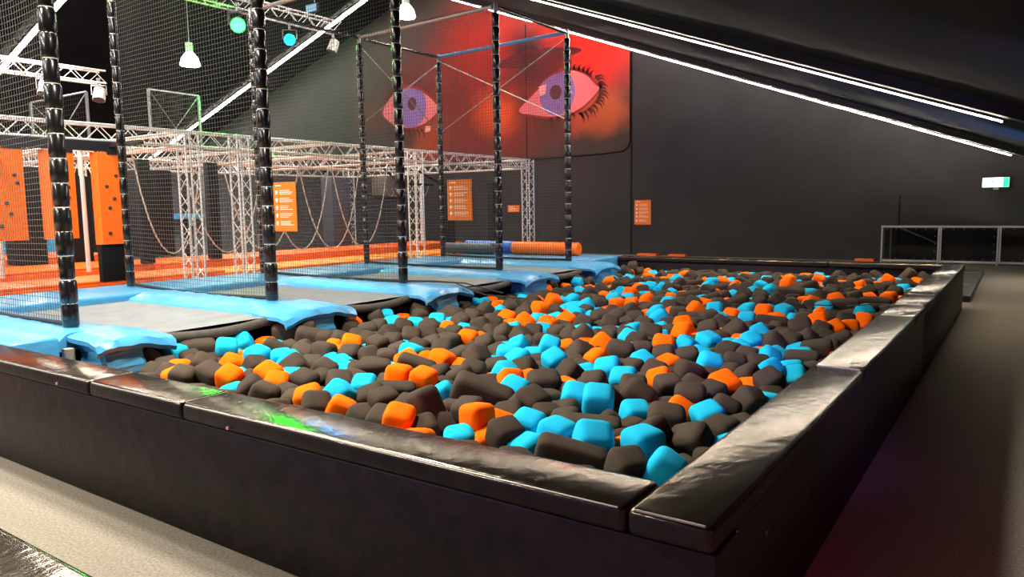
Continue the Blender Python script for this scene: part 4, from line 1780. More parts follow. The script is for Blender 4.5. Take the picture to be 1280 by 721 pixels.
(2,-843,9211,415,-26,4,92),
(2,-5225,6469,300,-12,19,-71),
(0,-2193,9532,453,-29,9,-179),
(2,-5152,7523,300,-33,-19,-117),
(2,-4319,10189,406,5,-1,268),
(2,-3256,8431,411,-9,5,-259),
(0,-2762,8106,422,-8,-39,-302),
(2,-4105,8884,341,-5,-6,42),
(1,-753,9910,407,6,32,-69),
(0,-3646,6988,439,15,36,-42),
(0,-5096,6312,300,7,33,-49),
(2,-3626,9969,443,-2,-4,-190),
(2,-2105,9798,399,6,5,101),
(2,-2880,9523,410,-3,-9,220),
(2,-2816,9900,418,6,-25,-305),
(2,-2725,7741,380,0,-11,-80),
(2,-4040,7600,410,-8,-11,242),
(1,-2386,9533,422,0,1,-47),
(2,-1178,9441,420,39,-19,-30),
(2,-4636,9792,335,-41,-22,-160),
(2,-4805,8034,300,-6,6,234),
(1,-5152,6901,300,1,-2,278),
(0,-2487,7979,421,22,-21,162),
(2,-2834,8888,420,6,10,-187),
(1,-3055,8144,422,-25,12,27),
(2,-2269,9833,406,10,-2,-41),
(0,-2755,9152,391,10,2,-216),
(0,-3738,7521,397,-3,9,-106),
(2,-4189,9602,419,2,2,-51),
(2,-4585,8065,376,37,10,97),
(2,-5052,10327,300,-29,0,-60),
(2,-4544,7560,356,-10,-7,42),
(2,-1988,9678,416,6,5,-136),
(2,-4290,9728,402,3,4,255),
(2,-4964,8332,300,-14,-24,226),
(2,-3377,10115,438,19,-7,-211),
(1,-3075,7544,408,0,-1,-53),
(2,-3762,10450,453,4,10,312),
(0,-4108,6828,417,-11,-19,175),
(2,-4633,9626,330,26,-14,137),
(0,-2490,8667,425,-6,-4,265),
(1,-2072,9054,435,-2,1,261),
(2,-2661,8375,411,10,-3,39),
(1,-2309,8765,397,1,-1,199),
(2,-4754,7877,300,-3,30,-114),
(1,-1024,9902,413,17,8,-64),
(2,-2682,9803,405,-2,-8,47),
(0,-1617,9327,421,-7,-23,-291),
(0,-1227,10445,419,1,-3,89),
(2,-5139,10180,300,-32,1,77),
(2,-4237,8094,446,-8,-7,-306),
(2,-2830,9677,450,-1,-13,-219),
(2,-2583,10007,432,0,0,82),
(2,-4626,9334,330,2,8,-53),
(2,-2013,10409,436,-24,1,-80),
(2,-4177,8290,428,2,-17,-199),
(2,-4419,8057,405,-18,24,-80),
(2,-3964,8198,369,27,7,-256),
(2,-4034,8435,456,-1,5,-300),
(0,-865,10549,418,-17,4,-111),
(2,-1437,10071,411,0,0,-47),
(2,-4398,8683,340,-15,-8,-44),
(2,-3456,9940,440,0,-6,-270),
(0,-1925,9836,425,-9,-15,95),
(1,-990,9679,422,6,-4,-274),
(2,-4082,8723,443,2,-29,-15),
(2,-4398,10356,422,9,2,-54),
(2,-4111,9446,410,-3,7,156),
(2,-3546,8898,418,-1,-9,116),
(2,-4584,7713,357,12,-21,53),
(2,-3707,8042,467,11,16,-223),
(1,-4590,6841,370,-5,-17,167),
(2,-3426,8006,396,-41,17,22),
(1,-1794,9505,407,1,8,300),
(2,-4566,10142,363,-2,-3,167),
(0,-4651,7131,318,-10,-4,102),
(2,-4973,10121,300,-1,6,132),
(2,-2697,8998,422,-14,-40,-176),
(1,-5001,7001,300,-11,23,-66),
(2,-4532,9204,396,-10,9,10),
(2,-2261,9409,346,28,-18,-61),
(2,-2602,10502,408,-20,-10,116),
(2,-4029,9624,444,47,4,-77),
(0,-3882,7970,450,-5,1,257),
(1,-1633,9125,400,1,-6,-31),
(2,-2519,9843,422,-2,-24,-92),
(2,-3733,10129,384,-27,27,-92),
(2,-572,10521,410,7,-8,-31),
(2,-4811,9078,300,44,7,45),
(1,-3799,9118,443,-1,1,-175),
(2,-1181,9970,359,-19,-24,-228),
(2,-1170,9796,396,11,-29,-185),
(2,-3937,10233,360,-1,13,264),
(2,-5170,9999,300,24,3,109),
(2,-5095,9028,300,-19,37,183),
(2,-4738,8380,310,2,-1,-314),
(2,-2380,10440,433,-11,-27,-288),
(2,-4578,10312,365,-4,0,-161),
(2,-4105,10198,460,-8,16,-7),
(1,-1329,9632,410,21,-4,74),
(2,-5001,9733,300,11,32,102),
(0,-3571,8427,436,-11,-1,-140),
(0,-3165,9593,433,-29,-9,-36),
(1,-2478,9329,431,27,7,-163),
(2,-3276,10406,347,5,-9,-192),
(2,-3801,10669,400,24,-10,-148),
(2,-3257,10572,427,1,-10,-226),
(2,-2917,9327,409,15,-21,281),
(2,-1724,10621,440,6,3,-266),
(1,-2162,10482,450,0,-1,241),
(1,-4588,7901,357,-41,-1,-209),
(2,-1895,10260,429,-12,-8,-85),
(0,-5122,8243,300,40,-23,-57),
(2,-4136,9037,433,-8,-15,-287),
(2,-3045,10240,401,-21,20,-166),
(0,-1360,10576,425,-2,2,-5),
(2,-3519,9597,433,-2,-2,-139),
(2,-3149,9794,438,-12,4,198),
(1,-4973,8161,300,-44,9,-50),
(2,-5241,8036,300,-25,-14,285),
(2,-5042,9558,300,0,-1,-199),
(1,-3826,8134,410,36,15,32),
(0,-985,10298,451,13,38,-263),
(0,-421,10419,418,7,-3,271),
(0,-2640,8715,406,-4,-10,-257),
(2,-3527,9429,422,-5,-13,189),
(1,-4194,7661,424,12,12,-20),
(0,-1851,9343,408,-12,8,-266),
(0,-4462,8994,393,-27,11,-238),
(0,-1857,10523,410,8,-9,69),
(2,-3870,9829,423,17,9,282),
(2,-4359,9421,389,-3,6,46),
(2,-4010,9121,346,4,2,-124),
(0,-5025,7609,300,5,25,153),
(2,-4835,10459,339,0,0,-310),
(2,-3573,10603,453,-2,7,-99),
(2,-3917,10395,406,1,-2,262),
(2,-3969,10683,418,-11,6,-268),
(1,-1488,9785,421,19,-16,-249),
(2,-4940,8975,300,18,-31,136),
(2,-3735,9722,428,-4,-7,134),
(2,-4236,10445,403,-17,3,-267),
(2,-3008,9645,437,5,-28,-164),
(2,-4602,9065,335,3,36,234),
(2,-3254,10243,424,4,-12,-67),
(2,-4865,9938,310,0,-7,121),
(2,-3686,9267,420,-25,-2,-21),
(2,-3631,10317,427,26,35,47),
(1,-4923,8816,300,-22,16,-184),
(1,-3884,8736,388,28,-27,23),
(2,-3576,10148,441,3,14,124),
(2,-4200,9870,453,-2,0,62),
(2,-5159,9701,300,-8,4,-85),
(2,-4387,9864,401,4,5,-45),
(2,-3402,10330,417,9,-2,133),
(2,-2764,10384,380,-28,32,-273),
(0,-2005,10631,449,-13,21,-159),
(0,-4489,8814,361,-25,-5,-215),
(0,-5126,8866,300,-18,-2,-129),
(2,-5104,9854,300,11,0,254),
(2,-5092,10484,300,-10,-10,89),
(1,-3131,10441,431,-1,-13,42),
(2,-4716,10352,300,3,-5,-10),
(1,-4795,9784,300,-21,24,121),
(2,-3791,10284,410,1,2,-35),
(2,-4869,9648,300,5,-24,68),
(0,-3552,9768,430,-1,-1,-118),
(2,-4384,10519,382,-30,-37,-152),
(2,-3836,9368,418,25,-26,-302),
(2,-2955,10019,409,10,7,-85),
(1,-3295,9500,392,-2,-11,-114),
(1,-2426,9969,436,37,12,236),
(0,-3122,10102,432,-5,8,-91),
(2,-4664,10004,332,-12,-24,-71),
(2,-3488,10464,425,40,22,194),
(1,-4545,9471,350,-1,3,-245),
(0,-5064,9222,300,-2,-2,-81),
(2,-4128,10676,386,5,3,230),
(2,-5151,9441,300,7,6,-208),
(1,-3958,8999,445,13,11,257),
(0,-3087,10600,418,-16,8,119),
(0,-3406,9321,437,3,-1,133),
(1,-5066,8525,300,8,22,-70),
(2,-4672,10555,328,2,-43,11),
(2,-4279,10680,444,-5,-3,83),
(2,-2325,10591,418,2,0,95),
(2,-4465,10653,411,0,12,-117),
(2,-5093,10641,300,39,-10,-171),
(2,-4952,10571,300,7,-18,-119),
(0,-3970,10069,421,-13,8,-182),
(1,-4732,10152,300,22,26,-199),
(0,-4541,10472,396,6,-1,57),
(0,-4881,10294,305,2,-1,257)
]

# ------------------------------------------------------------------ the hall
RX, RZ = -19.6, 10.43                      # ridge
SR, SL = .376, .336                        # slopes to the right and to the left
def roof_z(x): return RZ - (x - RX) * SR if x > RX else RZ - (RX - x) * SL
YF, YB, XL, XR = 21.3, -12.0, -42.0, 2.9
m = MB(); m.box(XL, XR, YB, YF, -.2, 0); structure('floor', m, M_floor)
def gable(y0, y1):
    m = MB(); xs = [XL, RX, XR]
    p = [(XL, 0), (XR, 0), (XR, roof_z(XR)), (RX, RZ), (XL, roof_z(XL))]
    n = len(p); m.add([(x, y0, z) for x, z in p] + [(x, y1, z) for x, z in p], [tuple(range(n))] + [tuple(reversed(range(n, 2 * n)))] + [(i, i + n, (i + 1) % n + n, (i + 1) % n) for i in range(n)])
    return m
structure('wall_far', gable(YF, YF + .2), M_wall)
structure('wall_back', gable(YB - .2, YB), M_wall_dark)
m = MB(); m.box(XR, XR + .2, YB, YF, 0, roof_z(XR)); structure('wall_right', m, M_wall_dark)
m = MB(); m.box(XL - .2, XL, YB, YF, 0, roof_z(XL)); structure('wall_left', m, M_wall_dark)
m = MB()
for xa, xb in ((XL - .2, RX), (RX, XR + .2)):
    za, zb = roof_z(xa), roof_z(xb)
    m.hexa([(xa, YB - .2, za), (xb, YB - .2, zb), (xb, YF + .2, zb), (xa, YF + .2, za), (xa, YB - .2, za + .25), (xb, YB - .2, zb + .25), (xb, YF + .2, zb + .25), (xa, YF + .2, za + .25)])
structure('ceiling', m, M_roof)
# panel joints and door outline on the far wall
for i, (x, z0, z1) in enumerate([(-10.39, 0, 6.79), (-14.62, 0, 8.3)]):
    m = MB(); m.box(x - .02, x + .02, YF - .012, YF, z0, z1); tag(m.build('trim_%d' % (i + 1), M_black), kind='structure')
m = MB(); m.box(-2.22, -2.18, YF - .02, YF, 0, 1.85); 
tag(m.build('trim_3', M_black), kind='structure')

# roof beams, each with a run of LED fixtures under its two slopes
beams = [(10.0, True), (19.4, True), (0.6, False), (-8.8, False)]
for (y, led) in beams:
    m = MB()
    for s in (1, -1):
        xe = XR if s == 1 else XL
        for (xa, xb) in ((RX, xe),):
            za, zb = roof_z(xa), roof_z(xb); d = .16
            m.hexa([(xa, y - .32, za - d), (xb, y - .32, zb - d), (xb, y - .04, zb - d), (xa, y - .04, za - d), (xa, y - .32, za), (xb, y - .32, zb), (xb, y - .04, zb), (xa, y - .04, za)])
    structure('trim_%d' % (4 + beams.index((y, led))), m, M_steel_dark)
def led_run(y, s, label, x_end, wid):
    """one straight light line: housing segments with diffusers"""
    z0 = roof_z(RX + s * .6)
    t = empty('linear_led_light', (RX + s * .8, y, roof_z(RX + s * .8)), label, 'light', 'LED light lines under the roof')
    L = abs(x_end - RX) - .8; seg = 2.9; n = int(L // seg); seg = L / n
    hb = MB(); lb = MB()
    for i in range(n):
        xa = RX + s * (.8 + i * seg + .02); xb = RX + s * (.8 + (i + 1) * seg - .02)
        if xa > xb: xa, xb = xb, xa
        za, zb = roof_z(xa) - .20, roof_z(xb) - .20
        h = .2
        hb.hexa([(xa, y, za - 0), (xb, y, zb), (xb, y + wid, zb), (xa, y + wid, za), (xa, y, za + h), (xb, y, zb + h), (xb, y + wid, zb + h), (xa, y + wid, za + h)])
        lb.hexa([(xa, y + .015, za - .014), (xb, y + .015, zb - .014), (xb, y + wid - .015, zb - .014), (xa, y + wid - .015, za - .014), (xa, y + .015, za), (xb, y + .015, zb), (xb, y + wid - .015, zb), (xa, y + wid - .015, za)])
    hb.build('housing', M_steel_dark, t); lb.build('diffuser', M_led if wid < .15 else M_led_wide, t)
led_run(10.0, 1, 'nearer LED light line running down the right roof slope', .41, .10)
led_run(19.4, 1, 'farther LED light line meeting the right roof slope above the charcoal wall', .38, .03)
led_run(10.0, -1, 'thick LED light line in the upper left corner', -41, .22)
led_run(19.4, -1, 'LED light line rising behind the green lit net', -41, .22)

# ------------------------------------------------------------------ pit walls and edge pads
ZP = .70; W = .29
def wall_panel(name_label, pts, cat='padded wall panel', group=None):
    m = MB(); m.rbox(*pts, r=.012, seg=2); o = m.build('pit_wall_panel', M_vinyl_side, origin=((pts[0] + pts[1]) / 2, (pts[2] + pts[3]) / 2, 0))
    tag(o, name_label, cat, group); return o
wall_panel('long black fabric panel of the near pit wall facing the camera', (-9.6, -.0, .02, W - .03, 0, ZP - .093))
wall_panel('black side panel of the right pit wall nearest the camera', (-W + .03, -.02, W - .02, 5.75, 0, ZP - .093))
wall_panel('black side panel of the right pit wall beyond the vertical seam', (-W + .03, -.02, 5.76, 11.1, 0, ZP - .093))
wall_panel('black far pit wall panel below the charcoal wall', (-5.7, -W + .02, 11.1 - W + .03, 11.1 - .02, 0, ZP - .093))
def pad(pts, label, seam_side):
    x0, x1, y0, y1 = pts
    t = empty('edge_pad', ((x0 + x1) / 2, (y0 + y1) / 2, ZP - .085), label, 'edge pad', 'black vinyl edge pads')
    m = MB(); m.rbox(x0 + .004, x1 - .004, y0 + .004, y1 - .004, ZP - .09, ZP, r=.022, seg=4); cu = m.build('cushion', [M_vinyl, M_vinyl_side], t)
    for p_ in cu.data.polygons: p_.material_index = 0 if p_.normal.z > .35 else 1
    m = MB()
    r = .0035
    if seam_side in 'fb':
        yy = y0 + .006 if seam_side == 'f' else y1 - .006
        m.tube([(x0 + .03, yy + (0.004 if seam_side == 'f' else -.004), ZP - .008), (x1 - .03, yy + (.004 if seam_side == 'f' else -.004), ZP - .008)], r, 6)
    else:
        m.tube([(x1 - .010, y0 + .03, ZP - .008), (x1 - .010, y1 - .03, ZP - .008)], r, 6)
    m.build('piping', M_weld if seam_side == 'f' else M_vinyl, t)
    m = MB()
    if seam_side in 'fb':
        for xx in (x0 + .004, ): m.box(xx, xx + .006, y0 + .03, y1 - .03, ZP - .004, ZP + .0015)
    else: m.box(x0 + .03, x1 - .03, y0 + .004, y0 + .010, ZP - .004, ZP + .0015)
    m.build('welded_end_seam', M_weld, t)
    return t
fx = [(-9.6, -7.4), (-7.4, -5.55), (-5.55, -3.68), (-3.68, -2.75), (-2.75, -W)]
fl = ['leftmost black vinyl pad on the near pit wall at the picture edge', 'black vinyl pad on the near pit wall left of the blue block', 'black vinyl pad with orange reflections beside the blue vinyl block', 'short black vinyl pad between two seams on the near pit wall', 'long black vinyl pad with a green reflection on the near pit wall']
for (a, b), l in zip(fx, fl): pad((a, b, 0, W), l, 'f')
ry = [(0, 2.5, 'glossy black vinyl pad at the near right corner of the pit'), (2.5, 4.9, 'second black vinyl pad along the right pit wall from the near corner'), (4.9, 5.7, 'short black vinyl pad between two close seams on the right pit wall'), (5.7, 6.64, 'black vinyl pad just beyond the purple seam on the right pit wall'), (6.64, 9.05, 'black vinyl pad with a green lit edge on the right pit wall'), (9.05, 11.1, 'farthest black vinyl pad of the right pit wall at the back corner')]
for a, b, l in ry: pad((-W, 0, a, b), l, 'r')
for a, b, l in [(-5.7, -3.6, 'far pit wall pad beside the blue platform'), (-3.6, -1.9, 'middle pad on the far pit wall'), (-1.9, -W, 'far pit wall pad nearest the white framed fence')]: pad((a, b, 11.1 - W, 11.1), l, 'b')
# lower left corner: the pad of the neighbouring pit wall
t = empty('edge_pad', (-4.5, -1.35, .61), 'shiny black vinyl pad cut off in the bottom left corner', 'edge pad')
m = MB(); m.rbox(-8, -1.15, -1.5, -1.14, .61, ZP, r=.03, seg=4); m.build('cushion', M_vinyl, t)
m = MB(); m.box(-7.97, -1.19, -1.47, -1.17, 0, .605); m.build('wall_panel', M_vinyl_side, t)
# small scuffs and stickers
for loc, l in [((-2.36, -.004, .633), 'tiny pale patch on the near pit wall edge below the green reflection'), ((-4.05, -.003, .64), 'tiny pale patch on the near pit wall edge at the left')]:
    m = MB(); m.tube([(loc[0], loc[1] + .009, loc[2]), (loc[0], loc[1] - .002, loc[2])], .009, 7); tag(m.build('scuff_patch', M_pink), l, 'patch')
m = MB(); m.tube([(-.021, .62, .45), (-.016, .62, .45)], .011, 7); m.box(-.019, -.016, .628, .642, .446, .454); tag(m.build('green_sticker', M_leaf), 'small green sticker on the right pit wall near the corner', 'sticker')

# pit floor
m = MB(); m.box(-5.6, -W, W, 11.1 - W, .0, .34); tag(m.build('pit_base', M_black), kind='structure')

# ------------------------------------------------------------------ foam cubes
def foam_mesh(name, a, b, c, r, m, puff=.03):
    n = 7; me_v = []; me_f = []; idx = {}
    def key(p): return (round(p[0], 5), round(p[1], 5), round(p[2], 5))
    def vert(p):
        k = key(p)
        if k not in idx:
            h = (a / 2, b / 2, c / 2); q = [p[i] * h[i] for i in range(3)]
            cl = [max(-(h[i] - r), min(h[i] - r, q[i])) for i in range(3)]
            d = Vector(q) - Vector(cl)
            if d.length > 1e-9: q = Vector(cl) + d.normalized() * r
            else: q = Vector(q)
            q = Vector(q)
            for i in range(3):
                o = [p[j] for j in range(3) if j != i]
                if abs(p[i]) > .999: q[i] += math.copysign(puff * min(a, b, c) * (1 - o[0] ** 2) * (1 - o[1] ** 2), p[i])
            idx[k] = len(me_v); me_v.append(q)
        return idx[k]
    st = [-1, -.86, -.70, -.45, 0, .45, .70, .86, 1]
    for ax in range(3):
        for s in (-1, 1):
            for i in range(len(st) - 1):
                for j in range(len(st) - 1):
                    q = []
                    for (u, v) in ((st[i], st[j]), (st[i + 1], st[j]), (st[i + 1], st[j + 1]), (st[i], st[j + 1])):
                        p = [0, 0, 0]; p[ax] = s; p[(ax + 1) % 3] = u; p[(ax + 2) % 3] = v; q.append(vert(p))
                    if s < 0: q.reverse()
                    me_f.append(tuple(q))
    me = bpy.data.meshes.new(name); me.from_pydata([v[:] for v in me_v], [], me_f)
    for p in me.polygons: p.use_smooth = True
    me.materials.append(m); me.update(); return me
LONG = {}
CUBE = {c: foam_mesh('foam_cube', .17, .17, .17, .042, M_foam[c], .02) for c in 'bod'}
for ln in (24, 30, 36, 42, 48): LONG[ln] = foam_mesh('foam_block', ln / 100, .165, .17, .042, M_foam['d'], .02)
ZN = ['in the nearest corner of the pit', 'against the front edge pad', 'against the right edge pad', 'against the far edge pad', 'under the trampoline edge'] + ['%s %s of the pit' % (b, a) for b in ('frontmost', 'near', 'lower', 'middle', 'upper', 'farthest') for a in ('left side', 'left middle', 'centre', 'right middle', 'right side')]
TP = ["", ", {} one before it", ", {} to its left", ", {} to its right", ", between {} and {}", ", {} before, {} behind", ", {} left, {} right, {} before", ", {} left, {} right, {} before, {} behind"]
WD = ['turquoise', 'orange', 'charcoal', 'long charcoal']
KD = ['turquoise foam cube', 'orange foam cube', 'charcoal foam cube', 'long charcoal foam block']
labels = [KD[r[0]] + ' ' + ZN[r[10]] + TP[r[11]].format(*[WD[c] for c in r[12:]]) for r in FOAM]
for r, lab in zip(FOAM, labels):
    n = r[1:10]
    if r[0] == 3:
        key = min(LONG, key=lambda k: abs(k * 10 - n[3])); me = LONG[key]; base = (key / 100, .165, .17); nm = 'foam_block'
    else: me = CUBE['bod'[r[0]]]; base = (.17, .17, .17); nm = 'foam_cube'
    o = bpy.data.objects.new(nm, me); COL.objects.link(o)
    o.location = (n[0] / 1000, n[1] / 1000, n[2] / 1000); o.scale = (n[3] / 1000 / base[0], n[4] / 1000 / base[1], n[5] / 1000 / base[2])
    o.rotation_euler = (n[6] / 100, n[7] / 100, n[8] / 100)
    o['label'] = lab; o['category'] = 'foam block' if r[0] == 3 else 'foam cube'
    o['group'] = KD[r[0]] + 's ' + ZN[r[10]]
# the smaller charcoal cubes showing between them
m = MB()
cv = [v.co.copy() for v in CUBE['d'].vertices]; cf = [tuple(p.vertices) for p in CUBE['d'].polygons]
for r in DEEP:
    n = r[1:]; m.cur = r[0]
    Mx = Matrix.Translation((n[0] / 1000, n[1] / 1000, n[2] / 1000)) @ Euler((n[3] / 100, n[4] / 100, n[5] / 100)).to_matrix().to_4x4()
    m.add([(Mx @ v)[:] for v in cv], cf, True)
tag(m.build('foam_cube_pile', [M_foam[c] for c in 'bod']), 'mass of mixed foam cubes filling the pit between and behind the larger ones', 'foam cubes', kind='stuff')

# ------------------------------------------------------------------ trampoline platform
YD = [.95, 3.0, 5.05, 7.2, 9.3]            # the five dividers
YR = [1.05, 3.12, 5.2, 7.4, 9.52]          # their rear ends
XFp, XRp = -5.9, -8.95
ZB = .615
# steel deck under the pads
for i in range(4):
    y0, y1 = YD[i], YD[i + 1]
    t = empty('trampoline', (-6.8, (y0 + y1) / 2, ZB), ['grey trampoline bed nearest the camera, left of the first blue flap', 'second grey trampoline bed from the camera between two padded dividers', 'third grey trampoline bed from the camera between two padded dividers', 'farthest narrow grey trampoline bed beside the rolls'][i], 'trampoline', 'trampolines beside the foam pit')
    ya, yb = y0 + .405, y1 - .405
    m = MB(); nx, ny = 14, 6; vs = []; fs = []
    for a in range(nx + 1):
        for b in range(ny + 1):
            u, v = a / nx, b / ny
            vs.append((-8.1 + u * 2.68, ya + (yb - ya) * v, ZB - .045 * math.sin(PI * u) * math.sin(PI * v)))
    for a in range(nx):
        for b in range(ny): fs.append((a * (ny + 1) + b, (a + 1) * (ny + 1) + b, (a + 1) * (ny + 1) + b + 1, a * (ny + 1) + b + 1))
    m.add(vs, fs, True); m.box(-8.1, -5.42, ya, yb, ZB - .09, ZB - .06)
    m.build('bed', M_bed, t)
    # rolled front edge hanging over the pit
    m = MB(); pts = []
    for k in range(13):
        v = k / 12; pts.append((-5.40 + .05 * math.sin(PI * v), y0 + .42 + (y1 - y0 - .84) * v, ZB - .03 - .035 * math.sin(PI * v)))
    m.tube(pts, .045, 12); m.build('front_roll', M_roll, t)
    m = MB(); m.box(-5.62, -5.5, y0 + .42, y1 - .42, 0.02, ZB - .09); m.build('skirt', M_black, t)
    m = MB()
    m.box(-8.1, -5.5, ya - .01, ya + .012, ZB - .012, ZB + .003); m.box(-8.1, -5.5, yb - .012, yb + .01, ZB - .012, ZB + .003)
    m.build('stitched_border', M_lightblue, t)
def divider_pad(i, y, label, half=.40):
    near = .42 if i == 0 else 1
    t = empty('divider_pad', (-7, y, ZP - .09), label, 'blue pad', 'blue divider pads')
    # long cushion: flat middle with two sloping flanks
    m = MB(); x0, x1 = -8.07, -5.55
    hn = .285 if i == 0 else half
    prof = [(-hn, ZB + .005), (-hn + .02, ZB + .03), (-.20, ZP - .005), (-.14, ZP + .004), (.14, ZP + .004), (.20, ZP - .005), (half - .02, ZB + .03), (half, ZB + .005), (half, ZB - .05), (-hn, ZB - .05)]
    n = len(prof); K = 26; vs = []; fs = []
    for k in range(K + 1):
        x = x0 + (x1 - x0) * k / K
        for j, (dy, z) in enumerate(prof):
            w = (.006 * math.sin(k * 1.9 + j) if 0 < j < n - 3 else 0)
            vs.append((x, y + dy, z + w))
    for k in range(K):
        for j in range(n): fs.append((k * n + j, (k + 1) * n + j, (k + 1) * n + (j + 1) % n, k * n + (j + 1) % n))
    fs += [tuple(reversed(range(n))), tuple(range(K * n, K * n + n))]
    m.add(vs, fs, True); m.build('cushion', M_blue, t)
    # folded flap over the pit edge: a tent shaped cushion plus the drop in front
    m = MB()
    xe = -5.13
    top = [(-5.6, -.47, ZB + .035), (-5.6, -.2, ZP + .012), (-5.6, .2, ZP + .012), (-5.6, .47, ZB + .035)]
    rows_ = []
    for k in range(7):
        u = k / 6; x = -5.62 + (xe + 5.62) * u; rw = []
        for j in range(13):
            v = j / 12 * 2 - 1; hw = (.47 + .02 * math.sin(u * 3)) * (near if v < 0 else 1)
            z = ZP + .016 - .07 * max(0, abs(v) - .42) / .58 * (near if v < 0 else 1) - .03 * u - .004 * math.sin(j * 2.1 + k)
            if u > .99: z -= .02
            rw.append((x + .006 * math.cos(j * 1.3) * u, y + v * hw, z))
        rows_.append(rw)
    rows_.append([(xe + .03 + .004 * math.cos(j * 1.7), y + (j / 12 * 2 - 1) * .46 * (near if j < 6 else 1), rows_[-1][j][2] - .055) for j in range(13)])
    nn = 13; vs = [p for rw in rows_ for p in rw]; o = len(vs)
    vs += [(p[0] - (.02 if k > 6 else 0), p[1], p[2] - .035) for k, rw in enumerate(rows_) for p in rw]
    fs = []
    R_ = len(rows_)
    for k in range(R_ - 1):
        for j in range(12):
            fs.append((k * nn + j, (k + 1) * nn + j, (k + 1) * nn + j + 1, k * nn + j + 1))
            fs.append((o + k * nn + j, o + k * nn + j + 1, o + (k + 1) * nn + j + 1, o + (k + 1) * nn + j))
    for j in range(12):
        fs.append(((R_ - 1) * nn + j, o + (R_ - 1) * nn + j, o + (R_ - 1) * nn + j + 1, (R_ - 1) * nn + j + 1)); fs.append((j, j + 1, o + j + 1, o + j))
    for k in range(R_ - 1):
        fs.append((k * nn, o + k * nn, o + (k + 1) * nn, (k + 1) * nn)); fs.append((k * nn + 12, (k + 1) * nn + 12, o + (k + 1) * nn + 12, o + k * nn + 12))
    m.add(vs, fs, True); m.build('folded_flap', M_blue, t)
    # hanging blue column cover under the flap
    m = MB(); vs = []; K = 8
    for k in range(K + 1):
        z = .24 + (ZB + .02 - .24) * k / K
        for (dx, dy) in ((-.40, -.26), (-.06, -.27), (-.03, -.22), (-.02, .16), (-.05, .2), (-.40, .2)):
            vs.append((xe + .0 + dx + .012 * math.sin(k * 1.3 + dy * 20), y + dy * (near * 1.3 if dy < 0 and i == 0 else 1) + .012 * math.cos(k * 1.7 + dx * 9) + .02, z))
    fs = []
    for k in range(K):
        for j in range(6): fs.append((k * 6 + j, k * 6 + (j + 1) % 6, (k + 1) * 6 + (j + 1) % 6, (k + 1) * 6 + j))
    fs += [tuple(reversed(range(6))), tuple(range(K * 6, K * 6 + 6))]
    m.add(vs, fs, False); m.build('column_cover', M_blue, t)
    return t
dl = ['blue vinyl divider pad with a draped flap beside the first net post', 'blue vinyl divider pad and flap under the second net post', 'blue vinyl divider pad and flap under the third net post, rope beside it', 'blue vinyl divider pad and flap under the fourth net post', 'farthest blue vinyl divider pad with a creased flap beside the last net post']
for i, y in enumerate(YD): divider_pad(i, y, dl[i])
# wide blue blocks closing both ends of the platform and its rear edge
m = MB(); m.rbox(-9.3, -5.47, W + .02, .66, .02, ZP, r=.025); tag(m.build('platform_block', M_blue, origin=(-7.3, .4, 0)), 'big blue vinyl block behind the near pit wall at the left edge', 'blue block')
m = MB(); m.box(-5.5, -5.42, .68, .745, .30, .60); tag(m.build('foam_offcut', M_beige), 'pale foam core showing in the gap beside the blue block', 'foam core')
m = MB(); m.rbox(-9.0, -5.72, 9.72, 11.1, .02, ZP, r=.03); tag(m.build('platform_block', M_blue, origin=(-7.3, 10.4, 0)), 'big blue vinyl block beside the far pit wall carrying the rolls', 'blue block')
for i in range(4):
    m = MB(); y0, y1 = YD[i], YD[i + 1]
    m.rbox(-9.35, -8.08, y0 + .2 if i else .67, y1 + .2 if i < 3 else 9.72, ZB - .06, ZP - .004, r=.03)
    tag(m.build('rear_pad', M_blue, origin=(-8.7, (y0 + y1) / 2, ZB)), ['light blue rear pad behind the nearest trampoline', 'light blue rear pad behind the second trampoline, orange mats beyond', 'light blue rear pad behind the third trampoline', 'light blue rear pad behind the farthest trampoline'][i], 'blue pad', 'rear pads')
m = MB(); m.box(-9.3, -8.15, .68, 9.7, 0, ZB - .07); m.box(-8.1, -5.64, 1.0, 9.6, 0, .3); tag(m.build('platform_deck', M_black), 'black deck carrying the trampolines and blue pads', 'deck')

# ------------------------------------------------------------------ net cage
ZT = 4.64
def post(x, y, r, label, z0=ZP + .005, top=ZT, blue=False, ring=.2):
    t = empty('net_post', (x, y, z0), label, 'post', 'padded net posts')
    prof = []; k = 0; z = z0
    H = top - .12 - z0; n = int(H / ring); d = H / n
    for k in range(n):
        a = z0 + k * d; rr = r * (1 + .06 * math.sin(k * 2.3))
        prof += [(rr * .86, a + .004), (rr * .99, a + .022), (rr, a + d * .5), (rr * .98, a + d - .022), (rr * .86, a + d - .004)]
    m = MB(); m.lathe((x, y, 0), prof, 14); m.cur = 1
    for k in range(1, n):
        a = z0 + k * d
        m.lathe((x, y, 0), [(r * .875, a - .004), (r * .9, a - .003), (r * .9, a + .003), (r * .875, a + .004)], 10)
    m.build('padding_sleeve', [M_sleeve, M_tie], t)
    m = MB(); m.lathe((x, y, 0), [(r * .55, top - .14), (r * .55, top + .0), (r * .4, top + .03)], 12); m.build('steel_top', M_cap, t)
    return t
ordn = ['nearest', 'second', 'third', 'fourth', 'farthest']
fpl = ['thick black padded net post nearest the camera at the left', 'black padded front net post standing on the second blue flap', 'tall black padded front net post left of the red mural eye', 'black padded front net post between the mural eyes', 'rightmost black padded net post, blue lit, in front of the right mural eye']
for i, y in enumerate(YD): post(XFp, y, (.066, .066, .062, .058, .058)[i], fpl[i])
rpl = ['', 'black padded rear net post left of the orange mats, right of the climbing boards', 'black padded rear net post hidden behind the second front post', 'dark green lit rear net post at the corner of the top rails', 'rear net post with blue lit top rail between the mural eyes']
